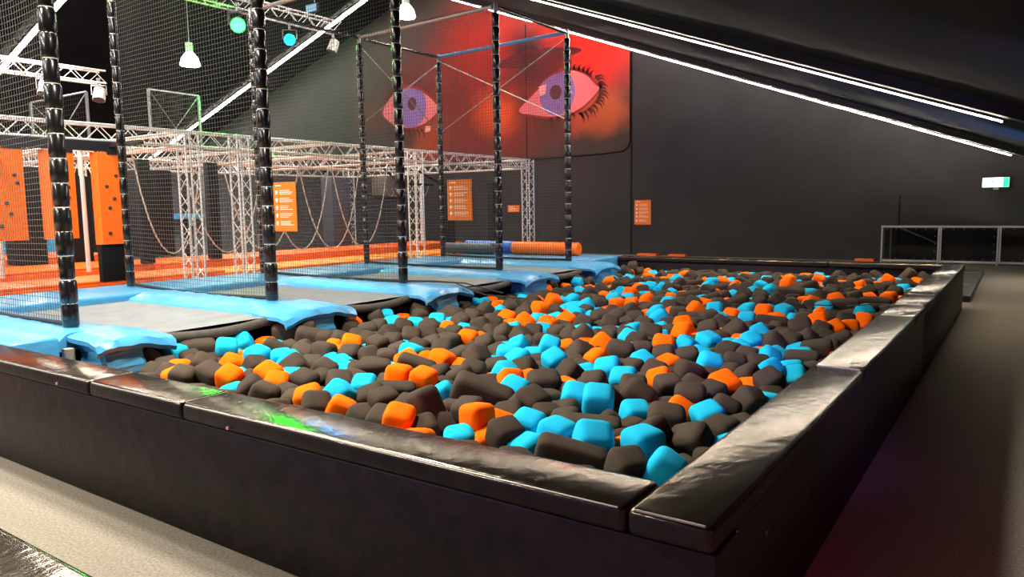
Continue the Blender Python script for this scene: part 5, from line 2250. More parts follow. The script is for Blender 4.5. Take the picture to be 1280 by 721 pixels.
for i, y in enumerate(YR):
    if i: post(XRp, y, .052, rpl[i], z0=ZP)
def rail(p, q, r, label, mtl=M_cap):
    m = MB(); m.tube([p, q], r, 10); return tag(m.build('top_rail', mtl, origin=p), label, 'rail', 'net cage top rails')
for i in range(1, 5):
    rail((XFp - .05, YD[i], ZT - .02), (XRp + .05, YR[i], ZT - .02), .03, ['', 'top rail of the second net divider above the picture', 'top rail of the third net divider', 'grey top rail between the green lit post and the fourth front post', 'blue lit top rail between the last rear and front posts'][i], M_cap if i != 4 else mat('blue_lit_rail', '3f8fd0', .4))  # last rail: blue lamplight put into its base colour
for i in range(3, 4):
    rail((XFp, YD[i] + .04, ZT - .03), (XFp, YD[i + 1] - .04, ZT - .03), .028, 'dark top rail joining the two farthest front posts', M_sleeve)
for i in range(2, 4):
    rail((XRp, YR[i] + .04, ZT - .03), (XRp, YR[i + 1] - .04, ZT - .03), .028, ['', '', 'dark rear top rail running out of the picture top', 'dark rear top rail joining the two farthest rear posts'][i], M_sleeve)
def brace(a, b, c, d, label):
    m = MB(); m.tube([a, b], .009, 6); m.tube([c, d], .009, 6)
    for p in (a, b, c, d): m.lathe(p, [(.02, -.02), (.02, .02)], 8)
    tag(m.build('cross_brace', M_cap, origin=a), label, 'cross brace', 'wire cross braces')
zb = 3.15
brace((XRp, YR[3], ZT - .15), (XRp, YR[4], zb), (XRp, YR[3], zb), (XRp, YR[4], ZT - .15), 'thin steel wires crossing in front of the left mural eye')
brace((XRp, YR[4], ZT - .1), (XFp, YD[4], zb), (XRp, YR[4], zb), (XFp, YD[4], ZT - .1), 'thin steel wires crossing between the two mural eyes')
def net(i, y0, y1, label, x0=XRp + .05, x1=XFp - .06, z1=ZT - .05, zlow=ZP + .05, sag=.0, cell=.052, r=.0027):
    """diamond free square mesh between rear and front post, sagging a little; border rope below"""
    t = empty('divider_net', (x0, y0, zlow), label, 'net', 'divider nets')
    m = MB(); Lx = x1 - x0; n = int(abs(Lx) / cell); k2 = int((z1 - zlow) / cell)
    def P(u, v):  # u along, v up
        z = zlow + (z1 - zlow) * v
        z -= (1 - v) ** 2 * sag * math.sin(PI * u) + .02 * math.sin(PI * u) * v
        return (x0 + Lx * u, y0 + (y1 - y0) * u + .025 * math.sin(PI * u) * math.sin(PI * v * 1.3 + i) + .006 * math.sin(17 * u + i), z)
    for a in range(n + 1): m.tube([P(a / n, v / 8) for v in range(9)], r, 3, False)
    for b in range(k2 + 1): m.tube([P(u / 10, b / k2) for u in range(11)], r, 3, False)
    m.build('mesh', M_net, t)
    m = MB(); m.tube([P(u / 16, 0) for u in range(17)], .019, 8); m.tube([P(0, v / 6) for v in range(7)], .006, 5); m.tube([P(1, v / 6) for v in range(7)], .006, 5)
    m.build('border_rope', M_netb, t)
nl = ['netting left of the nearest padded post, climbing boards behind it', 'netting between the first rear post and the second front post', 'green tinted netting left of the tall front post', 'netting in front of the left mural eye under the grey rail', 'netting under the blue rail between the mural eyes']
for i in range(5): net(i, YR[i], YD[i], nl[i], sag=(.02, .035, .02, .01, .01)[i], zlow=ZP + (.03, .03, .03, .03, .03)[i])
# loose rope end lying over the third flap into the pit
m = MB(); m.tube([(-5.84, 5.0, .73), (-5.5, 5.1, .735), (-5.2, 5.25, .72), (-5.0, 5.3, .64), (-4.7, 5.2, .60), (-4.35, 5.05, .615), (-4.0, 5.1, .60)], .008, 6)
m.tube([(-5.84, 5.02, .74), (-5.45, 5.15, .74), (-5.12, 5.35, .71), (-4.9, 5.5, .63), (-4.6, 5.45, .60)], .008, 6)
tag(m.build('loose_rope', M_netb), 'loose black rope trailing from the third flap over the foam cubes', 'rope')
m = MB(); m.tube([(-.75, 6.1, .60), (-.45, 5.75, .68), (-.31, 5.55, .707), (-.2, 5.4, .708)], .006, 5)
m.tube([(-1.35, 6.0, .58), (-1.1, 6.05, .60), (-.75, 6.1, .60)], .006, 5)
tag(m.build('loose_strap', M_netb), 'thin dark strap lying over the far right edge pad onto the foam', 'strap')

# ------------------------------------------------------------------ orange rule boards with white print
def rules(x, y, z0, w, h, label, name='rules_sign', ang=0, icons=True, rows_=16, thick=.012, pk=0):
    t = empty(name, (x, y, z0), label, 'sign'); t.rotation_euler.z = ang
    # scalloped outline
    n = 14; pts = []
    for k in range(n * 2 + 1): pts.append((w * k / (n * 2), .0 if k % 2 == 0 else .018))
    top = [(px, h - pz) for px, pz in pts][::-1]
    poly = pts + top; c = len(poly)
    m = MB(); m.add([(x + px, y, z0 + pz) for px, pz in poly] + [(x + px, y + thick, z0 + pz) for px, pz in poly], [tuple(range(c)), tuple(reversed(range(c, 2 * c)))] + [(i, i + c, (i + 1) % c + c, (i + 1) % c) for i in range(c)])
    m.build('board', M_sign, t)
    rnd = random.Random(int(abs(x * 100)) + pk); m = MB()
    yy = y - .003
    m.box(x + w * .10, x + w * .36, yy, y + .002, z0 + h * .915, z0 + h * .94)
    for k in range(5):
        zc = z0 + h * (.80 - k * .155)
        if icons:
            m.tube([(x + w * .14, yy, zc), (x + w * .14, y + .002, zc)], w * .055, 10)
            m.box(x + w * .11, x + w * .17, yy, y + .002, zc - h * .05, zc - h * .035)
        for j in range(3):
            m.box(x + w * (.27 if icons else .12), x + w * (.27 + rnd.uniform(.35, .62)), yy, y + .002, zc + h * (.022 - j * .034), zc + h * (.034 - j * .034))
    m.build('white_text_lines', M_print, t)
    return t
rules(-8.52, 5.12, 1.35, .50, .73, 'tall orange rules board hung on the net beside the second front post', pk=1)
rules(-8.70, 9.40, 1.42, .60, .80, 'orange rules board hung between two posts below the mural', pk=2)
rules(-10.26, YF - .03, 1.02, .60, .84, 'orange rules board on the charcoal wall right of the seam', pk=3)
t = empty('small_sign', (-15.5, YF - .03, 1.5), 'small orange sign low on the wall beside the last truss post', 'sign')
m = MB(); m.box(-15.5, -14.98, YF - .03, YF, 1.5, 1.75); m.build('board', M_sign, t)
m = MB()
for k in range(3): m.box(-15.42, -15.06 - .08 * k, YF - .034, YF - .028, 1.56 + .06 * k, 1.58 + .06 * k)
m.build('white_text_lines', M_print, t)

# ------------------------------------------------------------------ soft rolls on the far blue block
def roll(x0, x1, y, z, r, m_, label, tiltz=0.):
    t = empty('soft_roll', ((x0 + x1) / 2, y, z - r), label, 'roll')
    L = x1 - x0; prof = [(.001, x0), (r * .82, x0 + .004), (r * .97, x0 + .03)] + [(r * (1 + .012 * math.sin(k * 2.2)), x0 + .03 + (L - .06) * k / 10) for k in range(11)] + [(r * .97, x1 - .03), (r * .82, x1 - .004), (.001, x1)]
    m = MB(); m.lathe((0, y, z), prof, 24, 'x'); m.build('cushion', m_, t)
    m = MB()
    for k in (.25, .75): m.box(x0 + L * k - .04, x0 + L * k + .04, y - r * .55, y - r * .2, z - r * 1.01, z - r * .93)
    m.build('strap', M_black, t); return t
roll(-7.98, -6.42, 10.62, ZP + .135, .13, M_orange, 'bright orange padded roll lying on the far blue block')
roll(-9.3, -8.0, 10.72, ZP + .14, .13, M_royal, 'royal blue padded roll lying behind the dark roll')
roll(-9.6, -8.25, 10.3, ZP + .12, .115, M_roll_grey, 'slate grey padded roll lying in front of the blue roll')

# ------------------------------------------------------------------ mural of two eyes on the far wall
def mural_mat():
    m = bpy.data.materials.new('painted_mural'); m.use_nodes = True; nt = m.node_tree; N = nt.nodes; L = nt.links
    b = N['Principled BSDF']; b.inputs['Roughness'].default_value = .85
    g = N.new('ShaderNodeNewGeometry'); nz = N.new('ShaderNodeTexNoise'); nz.inputs['Scale'].default_value = 1.1; nz.inputs['Detail'].default_value = 4
    L.new(g.outputs['Position'], nz.inputs['Vector'])
    ad = N.new('ShaderNodeVectorMath'); ad.operation = 'MULTIPLY_ADD'; ad.inputs[1].default_value = (.9, 0, .9)
    L.new(nz.outputs['Color'], ad.inputs[0]); L.new(g.outputs['Position'], ad.inputs[2])
    cur = None; base = srgb('3a3331')
    blobs = [(-16.8, 5.9, 4.6, '8c241a', .9), (-12.2, 7.2, 2.9, 'd41a10', 1.), (-16.5, 7.6, 2.8, 'a81812', .85), (-16.0, 5.3, 1.3, 'e85a24', .9), (-11.5, 4.9, 1.2, 'b8562a', .8), (-19.5, 4.5, 1.5, 'a84420', .8), (-12.6, 4.7, .9, 'b04a28', .7),
             (-14.2, 6.7, 1.5, '4a1020', .95), (-13.2, 6.5, 1.0, '5a1016', .85), (-20.4, 6.6, 1.5, '5e1a14', .8), (-22.2, 5.6, 1.3, '55321c', .8), (-14.6, 7.5, 1.0, '2e0c1e', .9), (-15.6, 6.3, .8, '701416', .6), (-17.9, 6.2, .9, '701c16', .7), (-20.7, 4.9, 1.1, '42201a', .8), (-13.6, 4.95, 1.0, '4a241c', .8)]
    for (x, z, r, c, a) in blobs:
        sb = N.new('ShaderNodeVectorMath'); sb.operation = 'SUBTRACT'; L.new(ad.outputs[0], sb.inputs[0]); sb.inputs[1].default_value = (x + .45, YF, z + .45)
        sc = N.new('ShaderNodeVectorMath'); sc.operation = 'MULTIPLY'; sc.inputs[1].default_value = (1, 0, 1.15); L.new(sb.outputs[0], sc.inputs[0])
        ln = N.new('ShaderNodeVectorMath'); ln.operation = 'LENGTH'; L.new(sc.outputs[0], ln.inputs[0])
        mr = N.new('ShaderNodeMapRange'); mr.interpolation_type = 'SMOOTHSTEP'; mr.inputs[1].default_value = r * 1.15; mr.inputs[2].default_value = r * .2; mr.inputs[3].default_value = 0; mr.inputs[4].default_value = a
        L.new(ln.outputs['Value'], mr.inputs[0])
        mx = N.new('ShaderNodeMix'); mx.data_type = 'RGBA'; L.new(mr.outputs[0], mx.inputs[0])
        if cur is None: mx.inputs[6].default_value = base
        else: L.new(cur, mx.inputs[6])
        mx.inputs[7].default_value = srgb(c); cur = mx.outputs[2]
    L.new(cur, b.inputs['Base Color']); return m
t = empty('eye_mural', (-16.7, YF - .02, 3.5), 'huge wall painting of two pink and violet eyes in red and orange', 'mural')
m = MB(); xs0, xs1 = -23.6, -10.47
def rz(x): return roof_z(x) - .05
m.add([(xs0, YF - .008, 3.5), (xs1 - .3, YF - .008, 3.5), (xs1, YF - .008, 3.8), (xs1, YF - .008, rz(xs1)), (RX, YF - .008, rz(RX)), (xs0, YF - .008, rz(xs0)), (xs0, YF, 3.5), (xs1 - .3, YF, 3.5), (xs1, YF, 3.8), (xs1, YF, rz(xs1)), (RX, YF, rz(RX)), (xs0, YF, rz(xs0))],
      [(0, 1, 2, 3, 4, 5)] + [(i, i + 6, (i + 1) % 6 + 6, (i + 1) % 6) for i in range(6)])
m.build('painted_ground', mural_mat(), t)
def shape(parent, name, pts, m_, d, th=.006):
    n = len(pts); m = MB(); y = YF - .008 - d
    m.add([(x, y, z) for x, z in pts] + [(x, y + th, z) for x, z in pts], [tuple(range(n))] + [(i, i + n, (i + 1) % n + n, (i + 1) % n) for i in range(n)]); return m.build(name, m_, parent)
M_eyew = mat('painted_eye_white', 'e07880', .85, var=.08, vscale=.8); M_iris = mat('painted_iris', '8468b0', .85, var=.12, vscale=5); M_pup = mat('painted_pupil', '55202c', .85); M_lash = mat('painted_lash', '4e1612', .85); M_lid = mat('painted_lid_line', '8c1f1e', .85); M_glint = mat('painted_glint', 'f5a8a8', .85)
def spl(P, n=12):
    out = []; N_ = len(P)
    for i in range(N_):
        p0, p1, p2, p3 = [Vector(P[(i + k) % N_]) for k in (-1, 0, 1, 2)]
        for j in range(n):
            s = j / n; out.append(tuple(.5 * ((2 * p1) + (-p0 + p2) * s + (2 * p0 - 5 * p1 + 4 * p2 - p3) * s * s + (-p0 + 3 * p1 - 3 * p2 + p3) * s ** 3)))
    return out
def eye(cx, cz, outline, ix, iz, ir, sx, pup, lashes):
    lid = [(cx + (x - cx) * 1.06, cz + (z - cz) * 1.14 + .03) for x, z in outline]
    shape(t, 'eye_rim', spl(lid), M_lid, .004)
    w = shape(t, 'eye_white', spl(outline), M_eyew, .008)
    # iris clipped by the upper lid
    zt = lambda x: None
    O = spl(outline); iris = []
    for k in range(48):
        a = 2 * PI * k / 48; x = ix + ir * sx * math.cos(a); z = iz + ir * math.sin(a)
        top = max([q[1] for q in O if abs(q[0] - x) < .16] or [z]); bot = min([q[1] for q in O if abs(q[0] - x) < .16] or [z])
        iris.append((x, max(min(z, top - .02), bot + .02)))
    shape(t, 'iris', iris, M_iris, .012)
    shape(t, 'iris_inner_ring', [(ix + ir * .45 * sx * math.cos(2 * PI * k / 32) + pup[0], iz + ir * .45 * math.sin(2 * PI * k / 32) + pup[1]) for k in range(32)], mat('painted_iris_inner', '8468a8', .85), .015)
    shape(t, 'pupil', [(ix + pup[0] + .26 * sx * math.cos(2 * PI * k / 32), iz + pup[1] + .26 * math.sin(2 * PI * k / 32)) for k in range(32)], M_pup, .018)
    shape(t, 'glint', [(ix - ir * .95, iz + .28), (ix - ir * .55, iz + .35), (ix - ir * .6, iz), (ix - ir * .9, iz - .05)], M_glint, .02)
    m = MB()
    for (x, z, dx, dz, w_) in lashes:
        nx_, nz_ = -dz, dx; l_ = math.hypot(dx, dz); nx_ /= l_; nz_ /= l_
        y = YF - .012; bx_, bz_ = x + dx * .55 + nx_ * .07, z + dz * .55 + nz_ * .07
        m.add([(x - nx_ * w_, y, z - nz_ * w_), (x + nx_ * w_, y, z + nz_ * w_), (bx_ + nx_ * w_ * .5, y, bz_ + nz_ * w_ * .5), (x + dx, y, z + dz), (bx_ - nx_ * w_ * .5, y, bz_ - nz_ * w_ * .5)], [(0, 1, 2, 3, 4)])
    m.build('lash_row', M_lash, t)
# right eye
ol = [(-14.95, 5.22), (-14.3, 5.75), (-13.6, 6.25), (-12.9, 6.45), (-12.2, 6.25), (-11.75, 5.85), (-11.62, 5.68), (-12.1, 5.25), (-12.7, 4.97), (-13.5, 4.9), (-14.3, 5.02)]
la = []
rl = random.Random(3)
for k in range(15):
    a = -1.1 + k * .115 + rl.uniform(-.03, .03); x = -12.9 + 1.3 * math.cos(a); z = 5.68 + .82 * math.sin(a); g = rl.uniform(.7, 1.1)
    la.append((x, z, .42 * g * math.cos(a - .2), .34 * g * math.sin(a - .35) - .10, .07))
for k in range(6):
    a = .6 + k * .16; g = rl.uniform(.5, .9); la.append((-13.0 + 1.25 * math.cos(a), 5.75 + .72 * math.sin(a), .30 * g * math.cos(a * .8), .22 * g * math.sin(a) + .08, .07))
for k in range(5): la.append((-12.4 - k * .3, 4.95 - .02 * k, .12 - .03 * k, -.30 * rl.uniform(.6, 1), .07))
eye(-13.2, 5.7, ol, -13.3, 5.72, .80, .93, (-.05, .02), la)
ol2 = [(-21.85, 5.75), (-21.4, 6.3), (-20.7, 6.6), (-20.0, 6.5), (-19.3, 6.15), (-18.85, 5.7), (-18.95, 5.45), (-19.6, 5.1), (-20.3, 5.0), (-21.0, 5.1), (-21.6, 5.4)]
lb_ = [(-21.3 + k * .22, 5.1 - .03 * k, -.25 + .06 * k, -.4, .06) for k in range(8)] + [(-21.5 + .1 * k, 6.2 + .1 * k, -.4, .3, .06) for k in range(4)]
eye(-20.35, 5.8, ol2, -20.25, 5.85, .86, .92, (.05, .1), lb_)
shape(t, 'skin_speck', [(-19.55, 4.75), (-19.25, 4.78), (-19.22, 4.98), (-19.5, 5.0)], M_glint, .02)
# dark eyebrow strokes
shape(t, 'brow_stroke', spl([(-15.9, 7.0), (-14.6, 7.35), (-12.9, 7.25), (-12.3, 7.05), (-13.4, 6.85), (-15.0, 6.75)]), mat('painted_brow', '55101c', .85, var=.3, vscale=2), .004)
# cable line framing the lower right of the mural
m = MB(); pts = [(-10.43, YF - .02, 6.75), (-10.43, YF - .02, 3.85), (-10.5, YF - .02, 3.66), (-10.68, YF - .02, 3.52), (-11.5, YF - .02, 3.47), (-14.0, YF - .02, 3.40), (-14.9, YF - .02, 3.42)]
m.tube(pts, .022, 6); tag(m.build('mural_cable', M_black), 'dark cable framing the lower right corner of the mural', 'cable')

# ------------------------------------------------------------------ exit sign
t = empty('exit_sign', (.03, YF - .06, 2.0), 'glowing green and white emergency exit sign at the right edge', 'sign')
m = MB(); m.box(-.27, .33, YF - .08, YF, 2.0, 2.26); m.build('housing', M_white, t)
m = MB(); m.box(-.255, .315, YF - .086, YF - .08, 2.015, 2.245); m.build('lit_face', M_exit, t)
m = MB(); y = YF - .09
m.box(.19, .315, y, YF - .086, 2.015, 2.245)                                                     # door field
m.tube([(-.02, y, 2.205), (-.02, YF - .086, 2.205)], .018, 8)                                      # running figure
for p, q in [((-.02, 2.18), (-.05, 2.12)), ((-.05, 2.12), (.0, 2.08)), ((.0, 2.08), (-.02, 2.03)), ((-.05, 2.12), (-.09, 2.07)), ((-.09, 2.07), (-.14, 2.07)), ((-.03, 2.165), (.03, 2.14)), ((-.03, 2.165), (-.09, 2.15))]:
    dx, dz = q[0] - p[0], q[1] - p[1]; l_ = math.hypot(dx, dz); nx_, nz_ = -dz / l_ * .01, dx / l_ * .01
    m.add([(p[0] - nx_, y, p[1] - nz_), (p[0] + nx_, y, p[1] + nz_), (q[0] + nx_, y, q[1] + nz_), (q[0] - nx_, y, q[1] - nz_)], [(0, 1, 2, 3)])
m.add([(.06, y, 2.12), (.06, y, 2.14), (.12, y, 2.14), (.12, y, 2.165), (.165, y, 2.13), (.12, y, 2.095), (.12, y, 2.12)], [(0, 1, 2, 3, 4, 5, 6)])
m.build('pictogram', M_exitg, t)
m = MB(); m.box(-.02, .1, YF - .06, YF - .02, 1.94, 2.0); m.build('bracket', M_white, t)

# ------------------------------------------------------------------ fence, handrail, mats on the floor
t = empty('glazed_fence', (-.5, 20.6, 0), 'white metal framed fence with dark clear panels by the far wall', 'fence')
xs = [-2.5, -1.14, .18, 1.5, 2.8]
for i, x in enumerate(xs):
    m = MB(); m.box(x - .035, x + .0, 20.57, 20.63, 0, 1.0)
    if 0 < i < 4: m.box(x + .015, x + .05, 20.57, 20.63, .05, 1.0)
    m.build('post', M_fence, t)
m = MB(); m.box(-2.54, 2.85, 20.57, 20.63, .97, 1.02); m.build('top_rail', M_fence, t)
m = MB(); m.box(-2.54, 2.85, 20.57, 20.63, .05, .10); m.build('bottom_rail', M_fence, t)
for a, b in zip(xs[:-1], xs[1:]):
    m = MB(); m.box(a + .055, b - .04, 20.592, 20.604, .11, .965); pn = m.build('panel', M_glass, t)
    m = MB()
    for k in range(6):
        for z in (.14, .93): m.tube([(a + .1 + (b - a - .2) * k / 5, 20.585, z), (a + .1 + (b - a - .2) * k / 5, 20.593, z)], .009, 6)
    for k in range(1, 4): m.tube([(b - .1, 20.585, .14 + .2 * k), (b - .1, 20.593, .14 + .2 * k)], .009, 6)
    bo = m.build('bolts', M_tie); bo.parent = pn
m = MB(); m.tube([(-2.35, 21.0, 0), (-2.35, 21.0, .95), (-2.2, 21.0, .98), (-1.25, 21.0, .55)], .02, 8); m.lathe((-2.35, 21.0, 0), [(.06, 0), (.06, .01)], 10)
tag(m.build('stair_handrail', M_fence), 'thin sloping handrail seen behind the first fence panel', 'handrail')
t = empty('floor_mat', (-.15, 15, 0), 'low black mat lying on the floor beyond the right pit wall', 'mat')
m = MB(); m.hexa([(-.55, 12.15, 0), (.03, 12.15, 0), (.0, 17.9, 0), (-.55, 17.9, 0), (-.55, 12.15, .1), (.03, 12.15, .1), (.0, 17.9, .1), (-.55, 17.9, .1)]); m.build('cushion', M_vinyl_side, t)
m = MB()
for y in (14.2, 16.9): m.box(-.5, -.08, y, y + .03, .1, .104)
m.build('welded_seam', M_weld, t)
for x0, x1, l in [(-3.25, -2.75, 'thin orange mat edge by the far wall above the right half of the pit'), (-8.9, -8.3, 'thin orange mat edge low at the far wall, middle one'), (-10.0, -9.3, 'thin orange mat edge low at the far wall beside the seam')]:
    m = MB(); m.rbox(x0, x1, 20.9, 21.25, 0.0, .07, r=.01, seg=2); tag(m.build('orange_mat', M_orange), l, 'mat', 'orange mats by the far wall')

# ------------------------------------------------------------------ aluminium truss frame of the ninja course
def truss(mb, p, q, a=.24, pitch=.24, r=.019):
    p, q = Vector(p), Vector(q); d = (q - p); L = d.length; d.normalize()
    u = Vector((0, 0, 1)) if abs(d.z) < .9 else Vector((1, 0, 0)); w = d.cross(u).normalized(); u = w.cross(d).normalized()
    cs = [p + u * (a / 2 * i) + w * (a / 2 * j) for i, j in ((-1, -1), (1, -1), (1, 1), (-1, 1))]
    for c in cs: mb.tube([c, c + d * L], r, 8)
    n = max(2, int(L / pitch))
    for k in range(4):
        c0, c1 = cs[k], cs[(k + 1) % 4]
        for i in range(n):
            s0, s1 = i / n * L, (i + 1) / n * L
            A, B = (c0, c1) if i % 2 == 0 else (c1, c0)
            mb.tube([A + d * s0, B + d * s1], r * .42, 5, False)
XT = -11.0; ZTT = 2.88
tf = empty('truss_frame', (XT, 8, 0), 'large silver aluminium truss frame standing over the orange ninja course', 'truss')
def tb(p, q, nm, **k):
    m = MB(); truss(m, p, q, **k); return m.build(nm, M_alu, tf)
tb((XT, -3, ZTT), (XT, 15.75, ZTT), 'truss_beam')
for y in (5.35, 6.35, 11.05, 15.8): tb((XT, y, 0), (XT, y, ZTT + .12), 'truss_post')
for xx in (-14.6, -18.2): tb((xx, -3, ZTT), (xx, 15.75, ZTT), 'truss_beam')
for y in (-1.5, 1.6, 5.35, 8.5, 11.05, 15.75): tb((XT - .12, y, ZTT), (-18.2, y, ZTT), 'truss_beam')
for (xx, y) in ((-14.6, 5.35), (-14.6, 1.6), (-18.2, 15.75)): tb((xx, y, 2.4 if xx == -14.6 and y < 12 else (.73 if y < 7 else 0)), (xx, y, ZTT + .12), 'truss_post')
tb((XT, -3, ZTT + .0), (XT, -3.2, ZTT), 'truss_beam')
# lighting trusses hung below the roof
def light_truss(p, q, label, hangs):
    t = empty('lighting_truss', p, label, 'truss', 'hung lighting trusses')
    m = MB(); truss(m, p, q, a=.26, pitch=.26, r=.02); m.build('beam', M_alu, t)
    for s in hangs:
        c = Vector(p).lerp(Vector(q), s); m = MB(); m.tube([c + Vector((0, 0, .13)), (c.x, c.y, roof_z(c.x) - .02)], .008, 5); m.build('hanging_cable', M_cap, t)
light_truss((-13.3, 2.5, 6.05), (-13.3, 10.95, 6.05), 'short lighting truss at the top carrying the green and blue lamps', (.2, .6, .92))
light_truss((-16.0, 2.0, 4.6), (-16.0, 6.6, 4.6), 'lighting truss at the upper left behind the nearest post', (.35, .75))
def moving_head(c, d, lens, label, s=1., kind='lamp'):
    """small stage lamp hanging from a clamp: yoke, body, lens, clamp"""
    t = empty('stage_lamp', c, label, 'stage lamp', 'stage lamps on the hung trusses')
    c = Vector(c); d = Vector(d).normalized()
    m = MB(); m.tube([c + Vector((0, 0, .34)) * s, c + Vector((0, 0, .22)) * s], .03 * s, 8); m.box(c.x - .05, c.x + .05, c.y - .02, c.y + .02, c.z + .32 * s, c.z + .36 * s); m.build('clamp', M_cap, t)
    sd = d.cross(Vector((0, 0, 1))).normalized() * .15 * s
    m = MB(); m.tube([c + sd, c + sd + Vector((0, 0, .2)) * s, c - sd + Vector((0, 0, .2)) * s, c - sd], .014 * s, 6); m.build('yoke', M_cap, t)
    m = MB(); m.tube([c - d * .17 * s, c - d * .15 * s, c + d * .09 * s, c + d * .12 * s], [.06 * s, .11 * s, .125 * s, .13 * s], 16); m.build('body', M_alu if kind == 'par' else M_steel_dark, t)
    m = MB(); m.tube([c + d * .118 * s, c + d * .13 * s], .115 * s, 18); m.build('lens', lens, t)
moving_head((-13.3, 8.15, 5.62), (.75, -.6, -.35), M_green, 'stage lamp shining bright green under the hung truss', 1.25)
moving_head((-13.3, 9.5, 5.55), (.7, -.65, -.35), M_cyan, 'stage lamp shining pale blue right of the green one')
moving_head((-13.3, 10.8, 5.6), (-.2, -.3, -1), M_roll_grey, 'unlit round stage lamp at the end of the hung truss', kind='par')
for y, l in ((3.2, 'unlit silver stage lamp left of the nearest post'), (5.4, 'unlit silver stage lamp right of the nearest post'), (6.5, 'unlit silver stage lamp at the right end of the left truss')):
    moving_head((-16.0, y, 4.22), (.3, -.3, -1), M_roll_grey, l, kind='par')
t = empty('control_panel', (-13.1, 10.0, 6.25), 'small lit rectangular panel standing on the hung lighting truss', 'panel')
m = MB(); m.box(-13.28, -12.9, 9.98, 10.04, 6.2, 6.4); m.build('case', M_steel_dark, t)
m = MB(); m.box(-13.26, -12.92, 9.972, 9.98, 6.22, 6.38); m.build('screen', M_screen, t)
def highbay(c, label, s=1.):
    t = empty('highbay_lamp', c, label, 'lamp', 'white bell lamps under the roof'); x, y, z = c
    m = MB(); m.lathe((x, y, z), [(.26 * s, -.16 * s), (.262 * s, -.15 * s), (.22 * s, .02 * s), (.13 * s, .14 * s), (.10 * s, .17 * s)], 24); m.build('bell', M_bell, t)
    m = MB(); m.lathe((x, y, z), [(.10 * s, .17 * s), (.10 * s, .42 * s), (.05 * s, .44 * s)], 16); m.build('driver_housing', M_white, t)
    m = MB(); m.lathe((x, y, z), [(.23 * s, -.175 * s), (.23 * s, -.16 * s)], 24); m.build('lit_opening', M_bulb, t)
    m = MB(); m.tube([(x, y, z + .44 * s), (x, y, roof_z(x) - .01)], .008, 5); m.build('hanging_cable', M_cap, t)
highbay((-18.0, 10.0, 5.75), 'white glowing bell lamp at the upper left')
highbay((-13.27, 13.4, 6.95), 'white glowing bell lamp at the top beside the tall front post')

# far net frames behind the truss
def far_frame(pts, label, xbr=True, netted=True):
    t = empty('far_net_frame', pts[0], label, 'net frame', 'net frames at the back')
    for p in pts: m = MB(); m.tube([(p[0], p[1], 0), p], .05, 8); m.build('post', M_cap, t)
    for p, q in zip(pts[:-1], pts[1:]):
        m = MB(); m.tube([p, q], .03, 6); m.build('rail', M_cap, t)
        P, Q = Vector(p), Vector(q); dn = Vector((0, 0, 2.2))
        m = MB(); m.tube([P, Q - dn], .015, 5); m.tube([P - dn, Q], .015, 5); m.build('cross_wires', M_cap, t)
        if netted:
            m = MB(); n = 24
            for k in range(n + 1):
                A = P.lerp(Q, k / n); m.tube([A, A - Vector((0, 0, 3.2))], .007, 3, False)
            for k in range(22): m.tube([P - Vector((0, 0, .15 * k)), Q - Vector((0, 0, .15 * k))], .007, 3, False)
            m.build('mesh', M_net, t)
far_frame([(-24.8, 8.9, 5.1), (-23.6, 10.0, 5.45)], 'purple lit far net frame left, behind the nearest post')
far_frame([(-22.0, 11.1, 5.5), (-20.9, 12.1, 5.3)], 'far net frame with red post right of the first posts')

